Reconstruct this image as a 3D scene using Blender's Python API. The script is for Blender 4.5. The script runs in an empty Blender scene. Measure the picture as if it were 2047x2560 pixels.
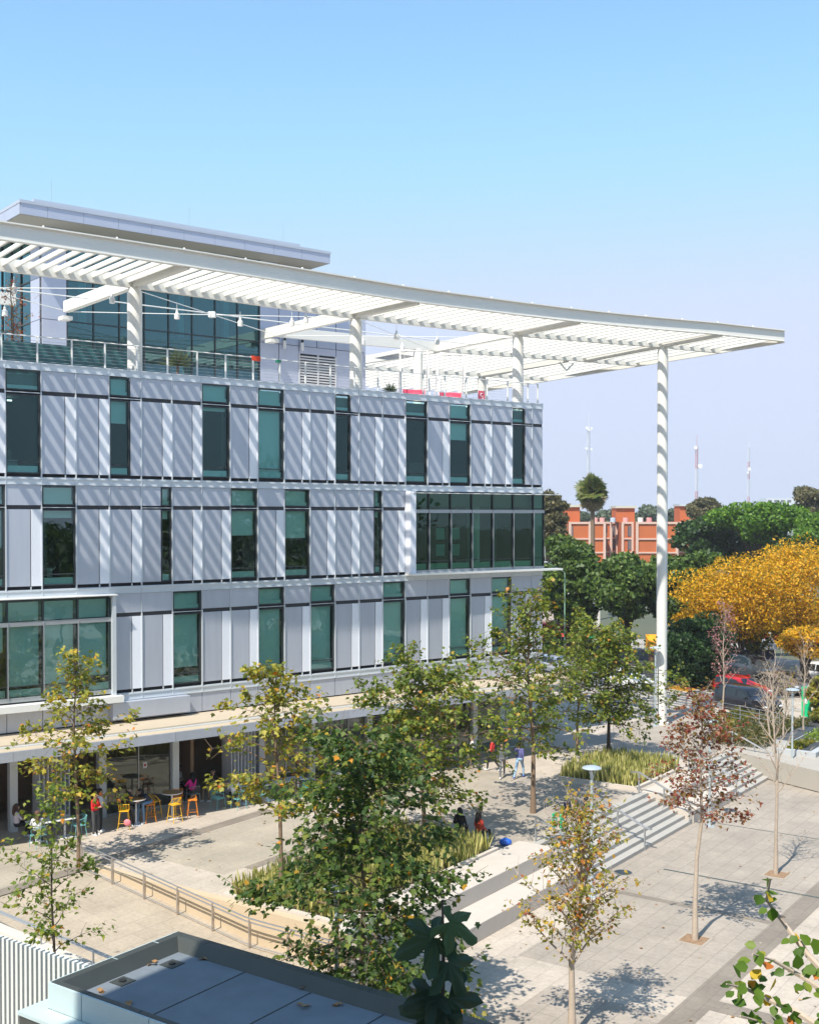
import bpy, math, random
import numpy as np
from mathutils import Vector, Matrix
R=math.radians
sc=bpy.context.scene
col=sc.collection
# ---------------- camera ----------------
CAMZ=12.3
cam_d=bpy.data.cameras.new("camera"); cam=bpy.data.objects.new("camera",cam_d); col.objects.link(cam)
cam.location=(0,0,CAMZ); cam.rotation_euler=(R(90-1.0),0,0)
cam_d.sensor_fit='AUTO'; cam_d.sensor_width=36; cam_d.lens=2914/2560*36
cam_d.shift_x=0; cam_d.shift_y=(1289+2914*math.tan(R(1.0))-1280)/2560
cam_d.clip_start=0.1; cam_d.clip_end=6000
sc.camera=cam
# ---------------- sky and sun ----------------
SUN_AZ=30.0; SUN_EL=54.5      # azimuth the light travels towards, elevation
w=bpy.data.worlds.new("World"); sc.world=w; w.use_nodes=True
nt=w.node_tree; nt.nodes.clear()
sky=nt.nodes.new('ShaderNodeTexSky'); sky.sky_type='NISHITA'; sky.sun_disc=False
sky.sun_elevation=R(SUN_EL); sky.sun_rotation=R(SUN_AZ+180)
sky.altitude=1600; sky.air_density=1.0; sky.dust_density=0.4; sky.ozone_density=1.7
bg=nt.nodes.new('ShaderNodeBackground'); bg.inputs[1].default_value=0.15
wo=nt.nodes.new('ShaderNodeOutputWorld')
sp=nt.nodes.new('ShaderNodeSeparateColor'); cbn=nt.nodes.new('ShaderNodeCombineColor'); nt.links.new(sky.outputs[0],sp.inputs[0])
for i_,(cap_,gn_) in enumerate(((2.42,.97),(2.72,1.12),(3.5,1.06))):      # hazy horizon: the sky never gets brighter than the pale band above the skyline
    mn_=nt.nodes.new('ShaderNodeMath'); mn_.operation='SMOOTH_MIN'; mn_.inputs[1].default_value=cap_; mn_.inputs[2].default_value=.8
    ml_=nt.nodes.new('ShaderNodeMath'); ml_.operation='MULTIPLY'; ml_.inputs[1].default_value=gn_
    nt.links.new(sp.outputs[i_],ml_.inputs[0]); nt.links.new(ml_.outputs[0],mn_.inputs[0]); nt.links.new(mn_.outputs[0],cbn.inputs[i_])
nt.links.new(cbn.outputs[0],bg.inputs[0]); nt.links.new(bg.outputs[0],wo.inputs[0])
sun_d=bpy.data.lights.new("sun",'SUN'); sun_d.energy=3.5; sun_d.angle=R(0.6); sun_d.color=(1,.94,.83)
sun=bpy.data.objects.new("sun",sun_d); col.objects.link(sun)
dv=Vector((math.sin(R(SUN_AZ))*math.cos(R(SUN_EL)),math.cos(R(SUN_AZ))*math.cos(R(SUN_EL)),-math.sin(R(SUN_EL))))
sun.rotation_euler=dv.to_track_quat('-Z','Y').to_euler(); sun.location=(-20,-30,60)
sc.view_settings.view_transform='Standard'; sc.view_settings.look='None'
sc.view_settings.exposure=0.98; sc.view_settings.gamma=1
sc.render.engine='CYCLES'
# ---------------- materials ----------------
MATS={}
def mat(name,c,rough=.6,metal=0.,var=0.,scale=3.,bump=0.,bscale=40.,spec=.5,coat=0.,island=0.,streak=0):
    if name in MATS: return MATS[name]
    m=bpy.data.materials.new(name); m.use_nodes=True; n=m.node_tree; b=n.nodes['Principled BSDF']
    b.inputs['Base Color'].default_value=(*c,1); b.inputs['Roughness'].default_value=rough
    b.inputs['Metallic'].default_value=metal; b.inputs['Specular IOR Level'].default_value=spec
    b.inputs['Coat Weight'].default_value=coat
    if var or bump or island:
        tc=n.nodes.new('ShaderNodeTexCoord')
    if var:
        no=n.nodes.new('ShaderNodeTexNoise'); no.inputs['Scale'].default_value=scale; no.inputs['Detail'].default_value=6
        if streak:
            mp=n.nodes.new('ShaderNodeMapping'); mp.inputs['Scale'].default_value=(3.2,3.2,.35); n.links.new(tc.outputs['Object'],mp.inputs[0]); n.links.new(mp.outputs[0],no.inputs['Vector'])
        else: n.links.new(tc.outputs['Object'],no.inputs['Vector'])
        mx=n.nodes.new('ShaderNodeMix'); mx.data_type='RGBA'
        mx.inputs[6].default_value=(*[max(0,x*(1-var)) for x in c],1); mx.inputs[7].default_value=(*[min(1,x*(1+var)) for x in c],1)
        n.links.new(no.outputs[0],mx.inputs[0]); n.links.new(mx.outputs[2],b.inputs['Base Color'])
    if island:
        g=n.nodes.new('ShaderNodeNewGeometry'); hs=n.nodes.new('ShaderNodeHueSaturation')
        mr=n.nodes.new('ShaderNodeMapRange'); mr.inputs[3].default_value=1-island; mr.inputs[4].default_value=1+island
        n.links.new(g.outputs['Random Per Island'],mr.inputs[0]); n.links.new(mr.outputs[0],hs.inputs['Value'])
        if var: n.links.new(mx.outputs[2],hs.inputs['Color'])
        else: hs.inputs['Color'].default_value=(*c,1)
        n.links.new(hs.outputs[0],b.inputs['Base Color'])
    if bump:
        no2=n.nodes.new('ShaderNodeTexNoise'); no2.inputs['Scale'].default_value=bscale; no2.inputs['Detail'].default_value=4
        n.links.new(tc.outputs['Object'],no2.inputs['Vector'])
        bp=n.nodes.new('ShaderNodeBump'); bp.inputs['Strength'].default_value=bump; bp.inputs['Distance'].default_value=.02
        n.links.new(no2.outputs[0],bp.inputs['Height']); n.links.new(bp.outputs[0],b.inputs['Normal'])
    MATS[name]=m; return m
def leafmat(name,cols,trans=.35,rough=.5):
    """leaf material: colour picked per leaf (species colour variation)"""
    if name in MATS: return MATS[name]
    m=bpy.data.materials.new(name); m.use_nodes=True; n=m.node_tree; b=n.nodes['Principled BSDF']
    g=n.nodes.new('ShaderNodeNewGeometry'); cr=n.nodes.new('ShaderNodeValToRGB'); cr.color_ramp.interpolation='LINEAR'
    el=cr.color_ramp.elements
    while len(el)<len(cols): el.new(.5)
    for i,(p,c) in enumerate(cols): el[i].position=p; el[i].color=(*c,1)
    n.links.new(g.outputs['Random Per Island'],cr.inputs[0]); n.links.new(cr.outputs[0],b.inputs['Base Color'])
    b.inputs['Roughness'].default_value=rough; b.inputs['Specular IOR Level'].default_value=.35
    t=n.nodes.new('ShaderNodeBsdfTranslucent'); hs=n.nodes.new('ShaderNodeHueSaturation'); hs.inputs['Saturation'].default_value=1.15; hs.inputs['Value'].default_value=1.5
    n.links.new(cr.outputs[0],hs.inputs['Color']); n.links.new(hs.outputs[0],t.inputs[0])
    mx=n.nodes.new('ShaderNodeMixShader'); mx.inputs[0].default_value=trans
    n.links.new(b.outputs[0],mx.inputs[1]); n.links.new(t.outputs[0],mx.inputs[2])
    n.links.new(mx.outputs[0],n.nodes['Material Output'].inputs[0]); MATS[name]=m; return m
def glassmat(name,tint,refl=.12,rcol=(.8,.95,1),rough=.0,bumpy=.0):
    if name in MATS: return MATS[name]
    m=bpy.data.materials.new(name); m.use_nodes=True; n=m.node_tree; n.nodes.remove(n.nodes['Principled BSDF'])
    tr=n.nodes.new('ShaderNodeBsdfTransparent'); tr.inputs[0].default_value=(*tint,1)
    gl=n.nodes.new('ShaderNodeBsdfGlossy'); gl.inputs[0].default_value=(*rcol,1); gl.inputs['Roughness'].default_value=rough
    fr=n.nodes.new('ShaderNodeFresnel'); fr.inputs[0].default_value=1.55
    ad=n.nodes.new('ShaderNodeMath'); ad.operation='MULTIPLY_ADD'; ad.inputs[1].default_value=1.2; ad.inputs[2].default_value=refl; ad.use_clamp=True
    n.links.new(fr.outputs[0],ad.inputs[0])
    if bumpy:
        tc=n.nodes.new('ShaderNodeTexCoord'); no=n.nodes.new('ShaderNodeTexNoise'); no.inputs['Scale'].default_value=.9
        bp=n.nodes.new('ShaderNodeBump'); bp.inputs['Strength'].default_value=bumpy; bp.inputs['Distance'].default_value=.05
        n.links.new(tc.outputs['Object'],no.inputs['Vector']); n.links.new(no.outputs[0],bp.inputs['Height']); n.links.new(bp.outputs[0],gl.inputs['Normal'])
    mx=n.nodes.new('ShaderNodeMixShader'); n.links.new(ad.outputs[0],mx.inputs[0]); n.links.new(tr.outputs[0],mx.inputs[1]); n.links.new(gl.outputs[0],mx.inputs[2])
    n.links.new(mx.outputs[0],n.nodes['Material Output'].inputs[0]); MATS[name]=m; return m
def tilemat(name,c1,c2,mortar,w=1.2,h=.6,ms=.008,offs=.5,var=.09,stain=.19):
    if name in MATS: return MATS[name]
    m=bpy.data.materials.new(name); m.use_nodes=True; n=m.node_tree; b=n.nodes['Principled BSDF']
    tc=n.nodes.new('ShaderNodeTexCoord'); mp=n.nodes.new('ShaderNodeMapping'); mp.inputs['Rotation'].default_value=(0,0,R(90))
    br=n.nodes.new('ShaderNodeTexBrick'); br.inputs['Scale'].default_value=1; br.inputs['Brick Width'].default_value=w; br.inputs['Row Height'].default_value=h
    br.inputs['Mortar Size'].default_value=ms; br.inputs['Mortar Smooth'].default_value=.2; br.inputs['Bias'].default_value=0; br.offset=offs
    br.inputs['Color1'].default_value=(*c1,1); br.inputs['Color2'].default_value=(*c2,1); br.inputs['Mortar'].default_value=(*mortar,1)
    n.links.new(tc.outputs['Object'],mp.inputs[0]); n.links.new(mp.outputs[0],br.inputs['Vector'])
    no=n.nodes.new('ShaderNodeTexNoise'); no.inputs['Scale'].default_value=.45; no.inputs['Detail'].default_value=7; no.inputs['Roughness'].default_value=.65
    n.links.new(tc.outputs['Object'],no.inputs['Vector'])
    no2=n.nodes.new('ShaderNodeTexNoise'); no2.inputs['Scale'].default_value=9; no2.inputs['Detail'].default_value=5
    n.links.new(tc.outputs['Object'],no2.inputs['Vector'])
    mr=n.nodes.new('ShaderNodeMapRange'); mr.inputs[1].default_value=.3; mr.inputs[2].default_value=.7; mr.inputs[3].default_value=1-stain; mr.inputs[4].default_value=1+stain*.7
    n.links.new(no.outputs[0],mr.inputs[0])
    mr2=n.nodes.new('ShaderNodeMapRange'); mr2.inputs[1].default_value=.3; mr2.inputs[2].default_value=.7; mr2.inputs[3].default_value=1-var; mr2.inputs[4].default_value=1+var
    n.links.new(no2.outputs[0],mr2.inputs[0])
    mu=n.nodes.new('ShaderNodeMath'); mu.operation='MULTIPLY'; n.links.new(mr.outputs[0],mu.inputs[0]); n.links.new(mr2.outputs[0],mu.inputs[1])
    hs=n.nodes.new('ShaderNodeHueSaturation'); n.links.new(br.outputs[0],hs.inputs['Color']); n.links.new(mu.outputs[0],hs.inputs['Value'])
    n.links.new(hs.outputs[0],b.inputs['Base Color']); b.inputs['Roughness'].default_value=.8; MATS[name]=m; return m
# ---------------- mesh builder ----------------
class MB:
    def __init__(s): s.v=[]; s.f=[]; s.m=[]; s.mats=[]
    def mi(s,m):
        if m not in s.mats: s.mats.append(m)
        return s.mats.index(m)
    def poly(s,pts,m):
        n=len(s.v); s.v+=[tuple(p) for p in pts]; s.f.append(tuple(range(n,n+len(pts)))); s.m.append(s.mi(m))
    def hexa(s,p,m):   # p: 8 pts, bottom 4 then top 4
        n=len(s.v); s.v+=[tuple(q) for q in p]; k=s.mi(m)
        for a in ((3,2,1,0),(4,5,6,7),(0,1,5,4),(1,2,6,5),(2,3,7,6),(3,0,4,7)):
            s.f.append(tuple(n+i for i in a)); s.m.append(k)
    def box(s,x0,x1,y0,y1,z0,z1,m):
        s.hexa([(x0,y0,z0),(x1,y0,z0),(x1,y1,z0),(x0,y1,z0),(x0,y0,z1),(x1,y0,z1),(x1,y1,z1),(x0,y1,z1)],m)
    def prism(s,pts,z0,z1,m):
        n=len(s.v); k=len(pts); s.v+=[(p[0],p[1],z0) for p in pts]+[(p[0],p[1],z1) for p in pts]; mi=s.mi(m)
        s.f.append(tuple(n+i for i in range(k))[::-1]); s.m.append(mi); s.f.append(tuple(n+k+i for i in range(k))); s.m.append(mi)
        for i in range(k):
            j=(i+1)%k; s.f.append((n+i,n+j,n+k+j,n+k+i)); s.m.append(mi)
    def tube(s,pts,rad,m,seg=8,cap=True):
        pts=[Vector(p) for p in pts]; k=len(pts)
        if not hasattr(rad,'__len__'): rad=[rad]*k
        n0=len(s.v); mi=s.mi(m); up=None
        for i,p in enumerate(pts):
            d=(pts[min(i+1,k-1)]-pts[max(i-1,0)]).normalized()
            if up is None:
                up=Vector((0,0,1)) if abs(d.z)<.9 else Vector((1,0,0))
            a=d.cross(up).normalized(); b=a.cross(d).normalized(); up=b
            for j in range(seg):
                t=2*math.pi*j/seg; s.v.append(tuple(p+(a*math.cos(t)+b*math.sin(t))*rad[i]))
        for i in range(k-1):
            for j in range(seg):
                jj=(j+1)%seg; s.f.append((n0+i*seg+j,n0+i*seg+jj,n0+(i+1)*seg+jj,n0+(i+1)*seg+j)); s.m.append(mi)
        if cap:
            s.f.append(tuple(n0+j for j in range(seg))[::-1]); s.m.append(mi)
            s.f.append(tuple(n0+(k-1)*seg+j for j in range(seg))); s.m.append(mi)
    def cyl(s,x,y,z0,z1,r,m,seg=24,r1=None):
        s.tube([(x,y,z0),(x,y,z1)],[r,r if r1 is None else r1],m,seg)
    def lathe(s,x,y,prof,m,seg=24):
        n0=len(s.v); mi=s.mi(m); k=len(prof)
        for (r,z) in prof:
            for j in range(seg):
                t=2*math.pi*j/seg; s.v.append((x+r*math.cos(t),y+r*math.sin(t),z))
        for i in range(k-1):
            for j in range(seg):
                jj=(j+1)%seg; s.f.append((n0+i*seg+j,n0+i*seg+jj,n0+(i+1)*seg+jj,n0+(i+1)*seg+j)); s.m.append(mi)
    def ell(s,c,r,m,seg=10,rings=7):
        n0=len(s.v); mi=s.mi(m)
        for i in range(rings+1):
            a=math.pi*i/rings
            for j in range(seg):
                t=2*math.pi*j/seg; s.v.append((c[0]+r[0]*math.sin(a)*math.cos(t),c[1]+r[1]*math.sin(a)*math.sin(t),c[2]+r[2]*math.cos(a)))
        for i in range(rings):
            for j in range(seg):
                jj=(j+1)%seg; s.f.append((n0+i*seg+j,n0+(i+1)*seg+j,n0+(i+1)*seg+jj,n0+i*seg+jj)); s.m.append(mi)
    def build(s,name,parent=None,loc=None,origin=(0,0,0),smooth=False,rot=0,bevel=0):
        me=bpy.data.meshes.new(name)
        ox,oy,oz=origin
        me.from_pydata([(a-ox,b-oy,c-oz) for a,b,c in s.v],[],s.f)
        for m in s.mats: me.materials.append(m)
        if s.m: me.polygons.foreach_set('material_index',s.m)
        me.validate(); 
        o=bpy.data.objects.new(name,me); col.objects.link(o)
        if loc: o.location=loc
        if rot: o.rotation_euler=(0,0,rot)
        if parent: o.parent=parent
        if smooth:
            me.polygons.foreach_set('use_smooth',[True]*len(me.polygons))
            try: me.set_sharp_from_angle(angle=R(40))
            except Exception: pass
        if bevel:
            b=o.modifiers.new('bevel','BEVEL'); b.width=bevel; b.segments=2; b.limit_method='ANGLE'
        return o
def tag(o,label,cat,group=None):
    o['label']=label; o['category']=cat
    if group: o['group']=group
    return o
def thing(name,label,cat,loc=(0,0,0),rot=0,group=None):
    o=bpy.data.objects.new(name,None); o.empty_display_size=.3; col.objects.link(o); o.location=loc; o.rotation_euler=(0,0,rot)
    return tag(o,label,cat,group)
def struct(o,kind='structure'): o['kind']=kind; return o
def kids(o): return [c for c in bpy.data.objects if c.parent==o]
def copy_tree(root,loc,rot,label,group=None):
    r=root.copy(); col.objects.link(r); r.location=loc; r.rotation_euler=(0,0,rot); r['label']=label
    if group: r['group']=group
    for ch in kids(root):
        c=ch.copy(); col.objects.link(c); c.parent=r
        for g in kids(ch):
            d=g.copy(); col.objects.link(d); d.parent=c
    return r
# ---------------- frames ----------------
O2=(-1.8,34.05); E1=(.817,-.576); E2=(.576,.817); UVROT=math.atan2(E1[1],E1[0])
def W(u,v,z=0): return (O2[0]+u*E1[0]+v*E2[0],O2[1]+u*E1[1]+v*E2[1],z)
_Cx,_Cy=7.1456,62.673; _th,_k,_q,_KR=.9728,.009838*15/14,-.000292*(15/14)**2,.01
_ds=.05
_sl=np.arange(0,60,_ds); _al=_th-_k*_sl-_q*_sl**2
_al=np.maximum(_al,0)
_XL=_Cx-np.concatenate([[0],np.cumsum(np.sin(_al[:-1]))])*_ds; _YL=_Cy-np.concatenate([[0],np.cumsum(np.cos(_al[:-1]))])*_ds
_sr=np.arange(0,40,_ds); _ar=_th+_KR*_sr
_XR=_Cx+np.concatenate([[0],np.cumsum(np.sin(_ar[:-1]))])*_ds; _YR=_Cy+np.concatenate([[0],np.cumsum(np.cos(_ar[:-1]))])*_ds
_S=np.concatenate([-_sr[:0:-1],_sl]); _X=np.concatenate([_XR[:0:-1],_XL]); _Y=np.concatenate([_YR[:0:-1],_YL]); _A=np.concatenate([_ar[:0:-1],_al])
def F(s,d=0,z=0):
    """facade frame: s metres left of the right-hand corner along the curve, d metres out towards the plaza"""
    a=float(np.interp(s,_S,_A)); x=float(np.interp(s,_S,_X)); y=float(np.interp(s,_S,_Y))
    return (x+math.cos(a)*d,y-math.sin(a)*d,z)
def Fang(s): return float(np.interp(s,_S,_A))
def fbox(b,s0,s1,d0,d1,z0,z1,m):
    """box in the facade frame: s1>s0, d1>d0"""
    p=[F(s1,d1),F(s0,d1),F(s0,d0),F(s1,d0)]
    b.hexa([(q[0],q[1],z0) for q in p]+[(q[0],q[1],z1) for q in p],m)
def fquad(b,s0,s1,d,z0,z1,m):
    a=F(s1,d); c=F(s0,d); b.poly([(a[0],a[1],z0),(c[0],c[1],z0),(c[0],c[1],z1),(a[0],a[1],z1)],m)
J=[0,.75]+[.75+1.4*i for i in range(1,28)]     # bay joints
# colours
M_panel=mat('panel_grey',(.47,.50,.575),.36,.3,.09,1.2,island=.06,streak=1)
M_white=mat('panel_white',(.78,.80,.86),.4,.05,.05,1.2,island=.03,streak=1)
M_trim=mat('trim_alu',(.62,.66,.70),.35,.3,.05,2)
M_dark=mat('recess_dark',(.035,.035,.04),.5)
M_mull=mat('mullion_dark',(.05,.06,.065),.4,.4)
M_sill=mat('wing_white',(.74,.73,.70),.4)
M_canopy=mat('canopy_white',(.74,.725,.68),.42,0,.06,.8)
M_steel=mat('steel_grey',(.42,.44,.46),.35,.6,.05,4)
M_stain=mat('stainless',(.55,.52,.50),.3,.9,.1,6)
M_conc=mat('concrete_pale',(.60,.57,.53),.8,0,.08,2.5,.15,60)
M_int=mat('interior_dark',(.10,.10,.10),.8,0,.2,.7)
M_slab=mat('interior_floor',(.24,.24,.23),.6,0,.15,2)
M_blind=mat('roller_blind',(.78,.84,.82),.8)
G_win=glassmat('glass_green',(.68,.93,.87),.07,(.75,.95,.95),0,.12)
G_dark=glassmat('glass_dark',(.62,.92,.90),.035,(.40,.66,.66),0,.12)
G_box=glassmat('glass_box',(.34,.62,.50),.04,(.5,.74,.62),0,.06)
G_shop=glassmat('glass_clear',(.60,.72,.68),.05,(.9,1,.95),0,.05)
# ================= setting: ground =================
T_cream=tilemat('paving_cream',(.475,.41,.34),(.44,.38,.318),(.28,.24,.205))
T_beige=tilemat('paving_beige',(.36,.31,.258),(.335,.288,.242),(.18,.155,.13),1.2,.6)
T_dark=tilemat('paving_dark',(.245,.21,.17),(.225,.19,.155),(.165,.14,.12),.9,.45)
T_ramp=tilemat('paving_ramp',(.42,.35,.27),(.39,.325,.25),(.28,.235,.19),1.2,.6)
T_rd=mat('asphalt',(.055,.055,.058),.85,0,.25,1.2,.2,80)
T_gr=mat('city_ground',(.10,.11,.07),.95,0,.35,.05)
T_walk=mat('sidewalk',(.38,.35,.31),.85,0,.1,1)
def uvobj(b,name,parent=None):
    o=b.build(name,parent)
    if not parent: o.location=(O2[0],O2[1],0); o.rotation_euler=(0,0,UVROT)
    return o
b=MB(); b.poly([(-1200,-300,-1.3),(1200,-300,-1.3),(1200,1650,-1.3),(-1200,1650,-1.3)],T_gr); struct(b.build('ground'))
LZ=-1.05
# lower plaza sheet
b=MB(); b.poly([(-60,-60,LZ),(60,-60,LZ),(60,60,LZ),(-60,60,LZ)],T_cream); struct(uvobj(b,'lower_plaza'))
def sheet(name,pts,z,m):
    b=MB(); b.poly([(p[0],p[1],z) for p in pts],m); return struct(uvobj(b,name))
sheet('paving_field',[(3.5,3.85),(8.9,3.85),(8.9,11.05),(3.5,11.05)],LZ+.004,T_beige)
sheet('paving_field',[(2.0,11.05),(8.9,11.05),(8.9,32.9),(2.0,32.9)],LZ+.004,T_beige)
sheet('paving_field',[(5.4,-12),(8.9,-12),(8.9,2.4),(5.4,2.4)],LZ+.004,T_beige)
sheet('paving_stripe',[(8.9,-30),(9.7,-30),(9.7,40),(8.9,40)],LZ+.008,T_dark)
sheet('paving_stripe',[(3.0,10.9),(8.9,10.9),(8.9,11.25),(3.0,11.25)],LZ+.008,T_dark)
sheet('paving_stripe',[(9.7,3.4),(22,3.4),(22,4.1),(9.7,4.1)],LZ+.008,T_dark)
sheet('paving_field',[(-4,-7),(2.0,-7),(2.0,-3),(-4,-3)],LZ+.004,T_beige)
b=MB(); b.box(3.7,24,14.46,14.56,LZ-.02,LZ+.012,mat('drain_steel',(.10,.13,.12),.5,.6)); b.box(3.0,24,22.0,22.06,LZ-.02,LZ+.010,MATS['drain_steel']); struct(uvobj(b,'drain_channel'))
# upper plaza (level 0) : solid terrace block
b=MB()
b.prism([(-70,0),(0,0),(0,52.5),(-70,52.5)],LZ,0,T_cream)
b.prism([(-70,-60),(-11.5,-60),(-11.5,-.001),(-70,-.001)],LZ,0,T_cream)
o=uvobj(b,'upper_plaza'); struct(o)
b=MB(); b.prism([(.001,33.3),(40,33.3),(40,52.5),(.001,52.5)],LZ,-.15,T_walk); struct(uvobj(b,'planted_terrace'))
sheet('paving_field',[(-11.2,2.0),(-7.0,2.0),(-7.0,9.5),(-11.2,9.5)],.004,tilemat('paving_tan',(.38,.33,.26),(.355,.31,.25),(.28,.25,.21)))
sheet('paving_field',[(-11.8,13),(-6.0,13),(-6.0,21),(-11.8,21)],.004,MATS['paving_tan'])
sheet('paving_field',[(-16.5,-9),(-11.9,-9),(-11.9,1),(-16.5,1)],.004,MATS['paving_tan'])
for a in ((-11.9,-11.3,-9,9.5),(-7.0,-6.6,3,12),(-12.6,-12.1,12,30)):
    sheet('paving_stripe',[(a[0],a[2]),(a[1],a[2]),(a[1],a[3]),(a[0],a[3])],.008,T_dark)
sheet('paving_field',[(-5.9,10.2),(-.7,10.2),(-.7,21.2),(-5.9,21.2)],.004,T_beige)
sheet('paving_field',[(-8,30),(-.7,30),(-.7,44),(-8,44)],.004,T_beige)
# ramp
b=MB(); u0,u1=-11.5,-3.6
b.poly([(u0,-5.2,0.002),(u1,-5.2,LZ+.006),(u1,-.02,LZ+.006),(u0,-.02,.002)],T_ramp)
b.poly([(u1,-5.2,LZ+.006),(2.6,-5.2,LZ+.006),(2.6,-.02,LZ+.006),(u1,-.02,LZ+.006)],T_ramp)
struct(uvobj(b,'ramp'))
# asphalt street beyond
SD=(-.5,.866); SP=(.866,.5)
def ST(q,p,z=0): return (SD[0]*q+SP[0]*p,SD[1]*q+SP[1]*p,z)
def stsheet(name,q0,q1,p0,p1,z,m):
    b=MB(); b.poly([ST(q1,p0,z),ST(q0,p0,z),ST(q0,p1,z),ST(q1,p1,z)],m); return struct(b.build(name))
def stbox(b,q0,q1,p0,p1,z0,z1,m):
    P=[ST(q1,p0),ST(q0,p0),ST(q0,p1),ST(q1,p1)]; b.hexa([(p[0],p[1],z0) for p in P]+[(p[0],p[1],z1) for p in P],m)
b=MB(); stbox(b,-40,130,52.5,72,-1.0,-.14,T_rd); struct(b.build('road'))
b=MB(); stbox(b,-40,60,45,52.5,-1.0,-.004,T_walk); stbox(b,60,130,45,52.5,-1,-.004,T_walk); struct(b.build('pavement'))
b=MB(); stbox(b,-40,130,72,78,-1.0,.0,T_walk); struct(b.build('pavement'))
b=MB(); stbox(b,60.5,62.5,57.4,58.1,-.14,.16,mat('kerb_yellow',(.75,.36,.03),.6)); stbox(b,62.5,110,57.4,58.1,-.14,.1,T_walk); stbox(b,30,60.5,57.4,58.1,-.14,.1,T_walk); struct(b.build('median_kerb'))
b=MB()
for q in range(0,120,6): b.poly([ST(q+2.5,63.9,-.136),ST(q,63.9,-.136),ST(q,64.05,-.136),ST(q+2.5,64.05,-.136)],mat('road_paint',(.7,.7,.68),.6))
struct(b.build('lane_marking'))
# hills / far land
b=MB(); random.seed(3)
xs=[-600+i*40 for i in range(45)]; b2=[]
for i in range(len(xs)-1):
    h0=6+5*math.sin(xs[i]*.011)+3*math.sin(xs[i]*.03); h1=6+5*math.sin(xs[i+1]*.011)+3*math.sin(xs[i+1]*.03)
    b.poly([(xs[i],1500,-2),(xs[i+1],1500,-2),(xs[i+1],1560,h1+6),(xs[i],1560,h0+6)],mat('far_hill',(.10,.13,.10),.95,0,.3,.01))
struct(b.build('far_hills'))
# ================= steps, seats, walls =================
M_step=mat('step_stone',(.40,.38,.35),.75,0,.1,2,.1,50); M_seat=mat('seat_stone',(.52,.465,.41),.75,0,.08,2,.1,50)
def flight(v0,v1,name,label):
    t=thing(name,label,'steps',W(0,(v0+v1)/2,LZ))
    b=MB(); n=7
    for i in range(n):
        z1=0-.15*i; u_a=-.28+.34*i
        b.box(u_a if i else -.28,u_a+.34+.003,v0,v1,LZ-.02,z1+(.003 if i==0 else 0),M_step)
    o=b.build('treads'); o.parent=t; o.location=(0,0,0)
    return t
def uvthing(name,label,cat,group=None):
    t=thing(name,label,cat,(O2[0],O2[1],0),UVROT,group); return t
t=uvthing('steps','wide flight of grey stone steps left of the white seating block, lit in sun','steps'); b=MB()
for i in range(7): b.box(-.28+.34*i,.062+.34*i,11.35,21.4,LZ-.02,-.15*i+(.003 if i==0 else 0),M_step)
b.build('treads',t)
t=uvthing('steps','right hand flight of grey stone steps ending at the grey planter wall','steps'); b=MB()
for i in range(7): b.box(-.28+.34*i,.062+.34*i,26.6,33.25,LZ-.02,-.15*i+(.003 if i==0 else 0),M_step)
b.build('treads',t)
t=uvthing('seating_block','two tier white stone seating block between the two flights of steps','seating block'); b=MB()
b.box(-.3,1.0,21.42,26.58,LZ,.03,M_seat); b.box(1.002,2.15,21.42,26.58,LZ,-.5,M_seat); b.build('stone_tiers',t,bevel=.02)
t=uvthing('seating_block','long two tier white stone seating ledge running beside the snake plant bed','seating block'); b=MB()
b.box(-.75,.75,.0,11.33,LZ,.05,M_seat); b.box(.752,1.95,-.3,11.33,LZ,-.5,M_seat); b.build('stone_tiers',t,bevel=.02)
# planters
M_soil=mat('soil',(.10,.075,.05),.95,0,.3,5)
def planter(name,label,u0,u1,v0,v1,z1,w=.18,zb=0.0,m=M_seat):
    t=uvthing(name,label,'planter'); b=MB()
    b.box(u0,u1,v0,v0+w,zb,z1,m); b.box(u0,u1,v1-w,v1,zb,z1,m); b.box(u0,u0+w,v0+w,v1-w,zb,z1,m); b.box(u1-w,u1,v0+w,v1-w,zb,z1,m)
    b.build('kerb',t); b=MB(); b.box(u0+w,u1-w,v0+w,v1-w,zb,z1-.06,M_soil); b.build('soil',t); return t
planter('planter','large planter bed of snake plants at the near corner of the upper plaza',-5.4,-.755,.3,9.9,.12)
planter('planter','planter bed of snake plants beside the head of the steps under a tree',-4.8,-.55,21.55,27.0,.12)
# ramp wall with top + low wall
b=MB(); b.prism([(-11.5,-.03),(-.78,-.03),(-.76,.28),(-11.5,.28)],LZ,.03,mat('wall_cream',(.52,.41,.28),.8,0,.08,1.5,.1,40)); b.box(-.778,.0,-.031,-.003,LZ,.03,MATS['wall_cream'])
o=uvobj(b,'retaining_wall'); tag(o,'cream rendered retaining wall along the back of the ramp','wall')
b=MB(); p=[(-14.5,-5.55),(2.6,-5.55),(2.6,-5.2),(-14.5,-5.2)]
b.hexa([(-14.5,-5.6,LZ-.2),(2.6,-5.6,LZ-.2),(2.6,-5.2,LZ-.2),(-14.5,-5.2,LZ-.2),(-14.5,-5.6,.25),(2.6,-5.6,-.75),(2.6,-5.2,-.75),(-14.5,-5.2,.25)],mat('wall_white',(.55,.51,.46),.8,0,.06,2))
o=uvobj(b,'low_wall'); tag(o,'low pale wall along the front edge of the ramp behind the slat fence','wall')
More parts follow.
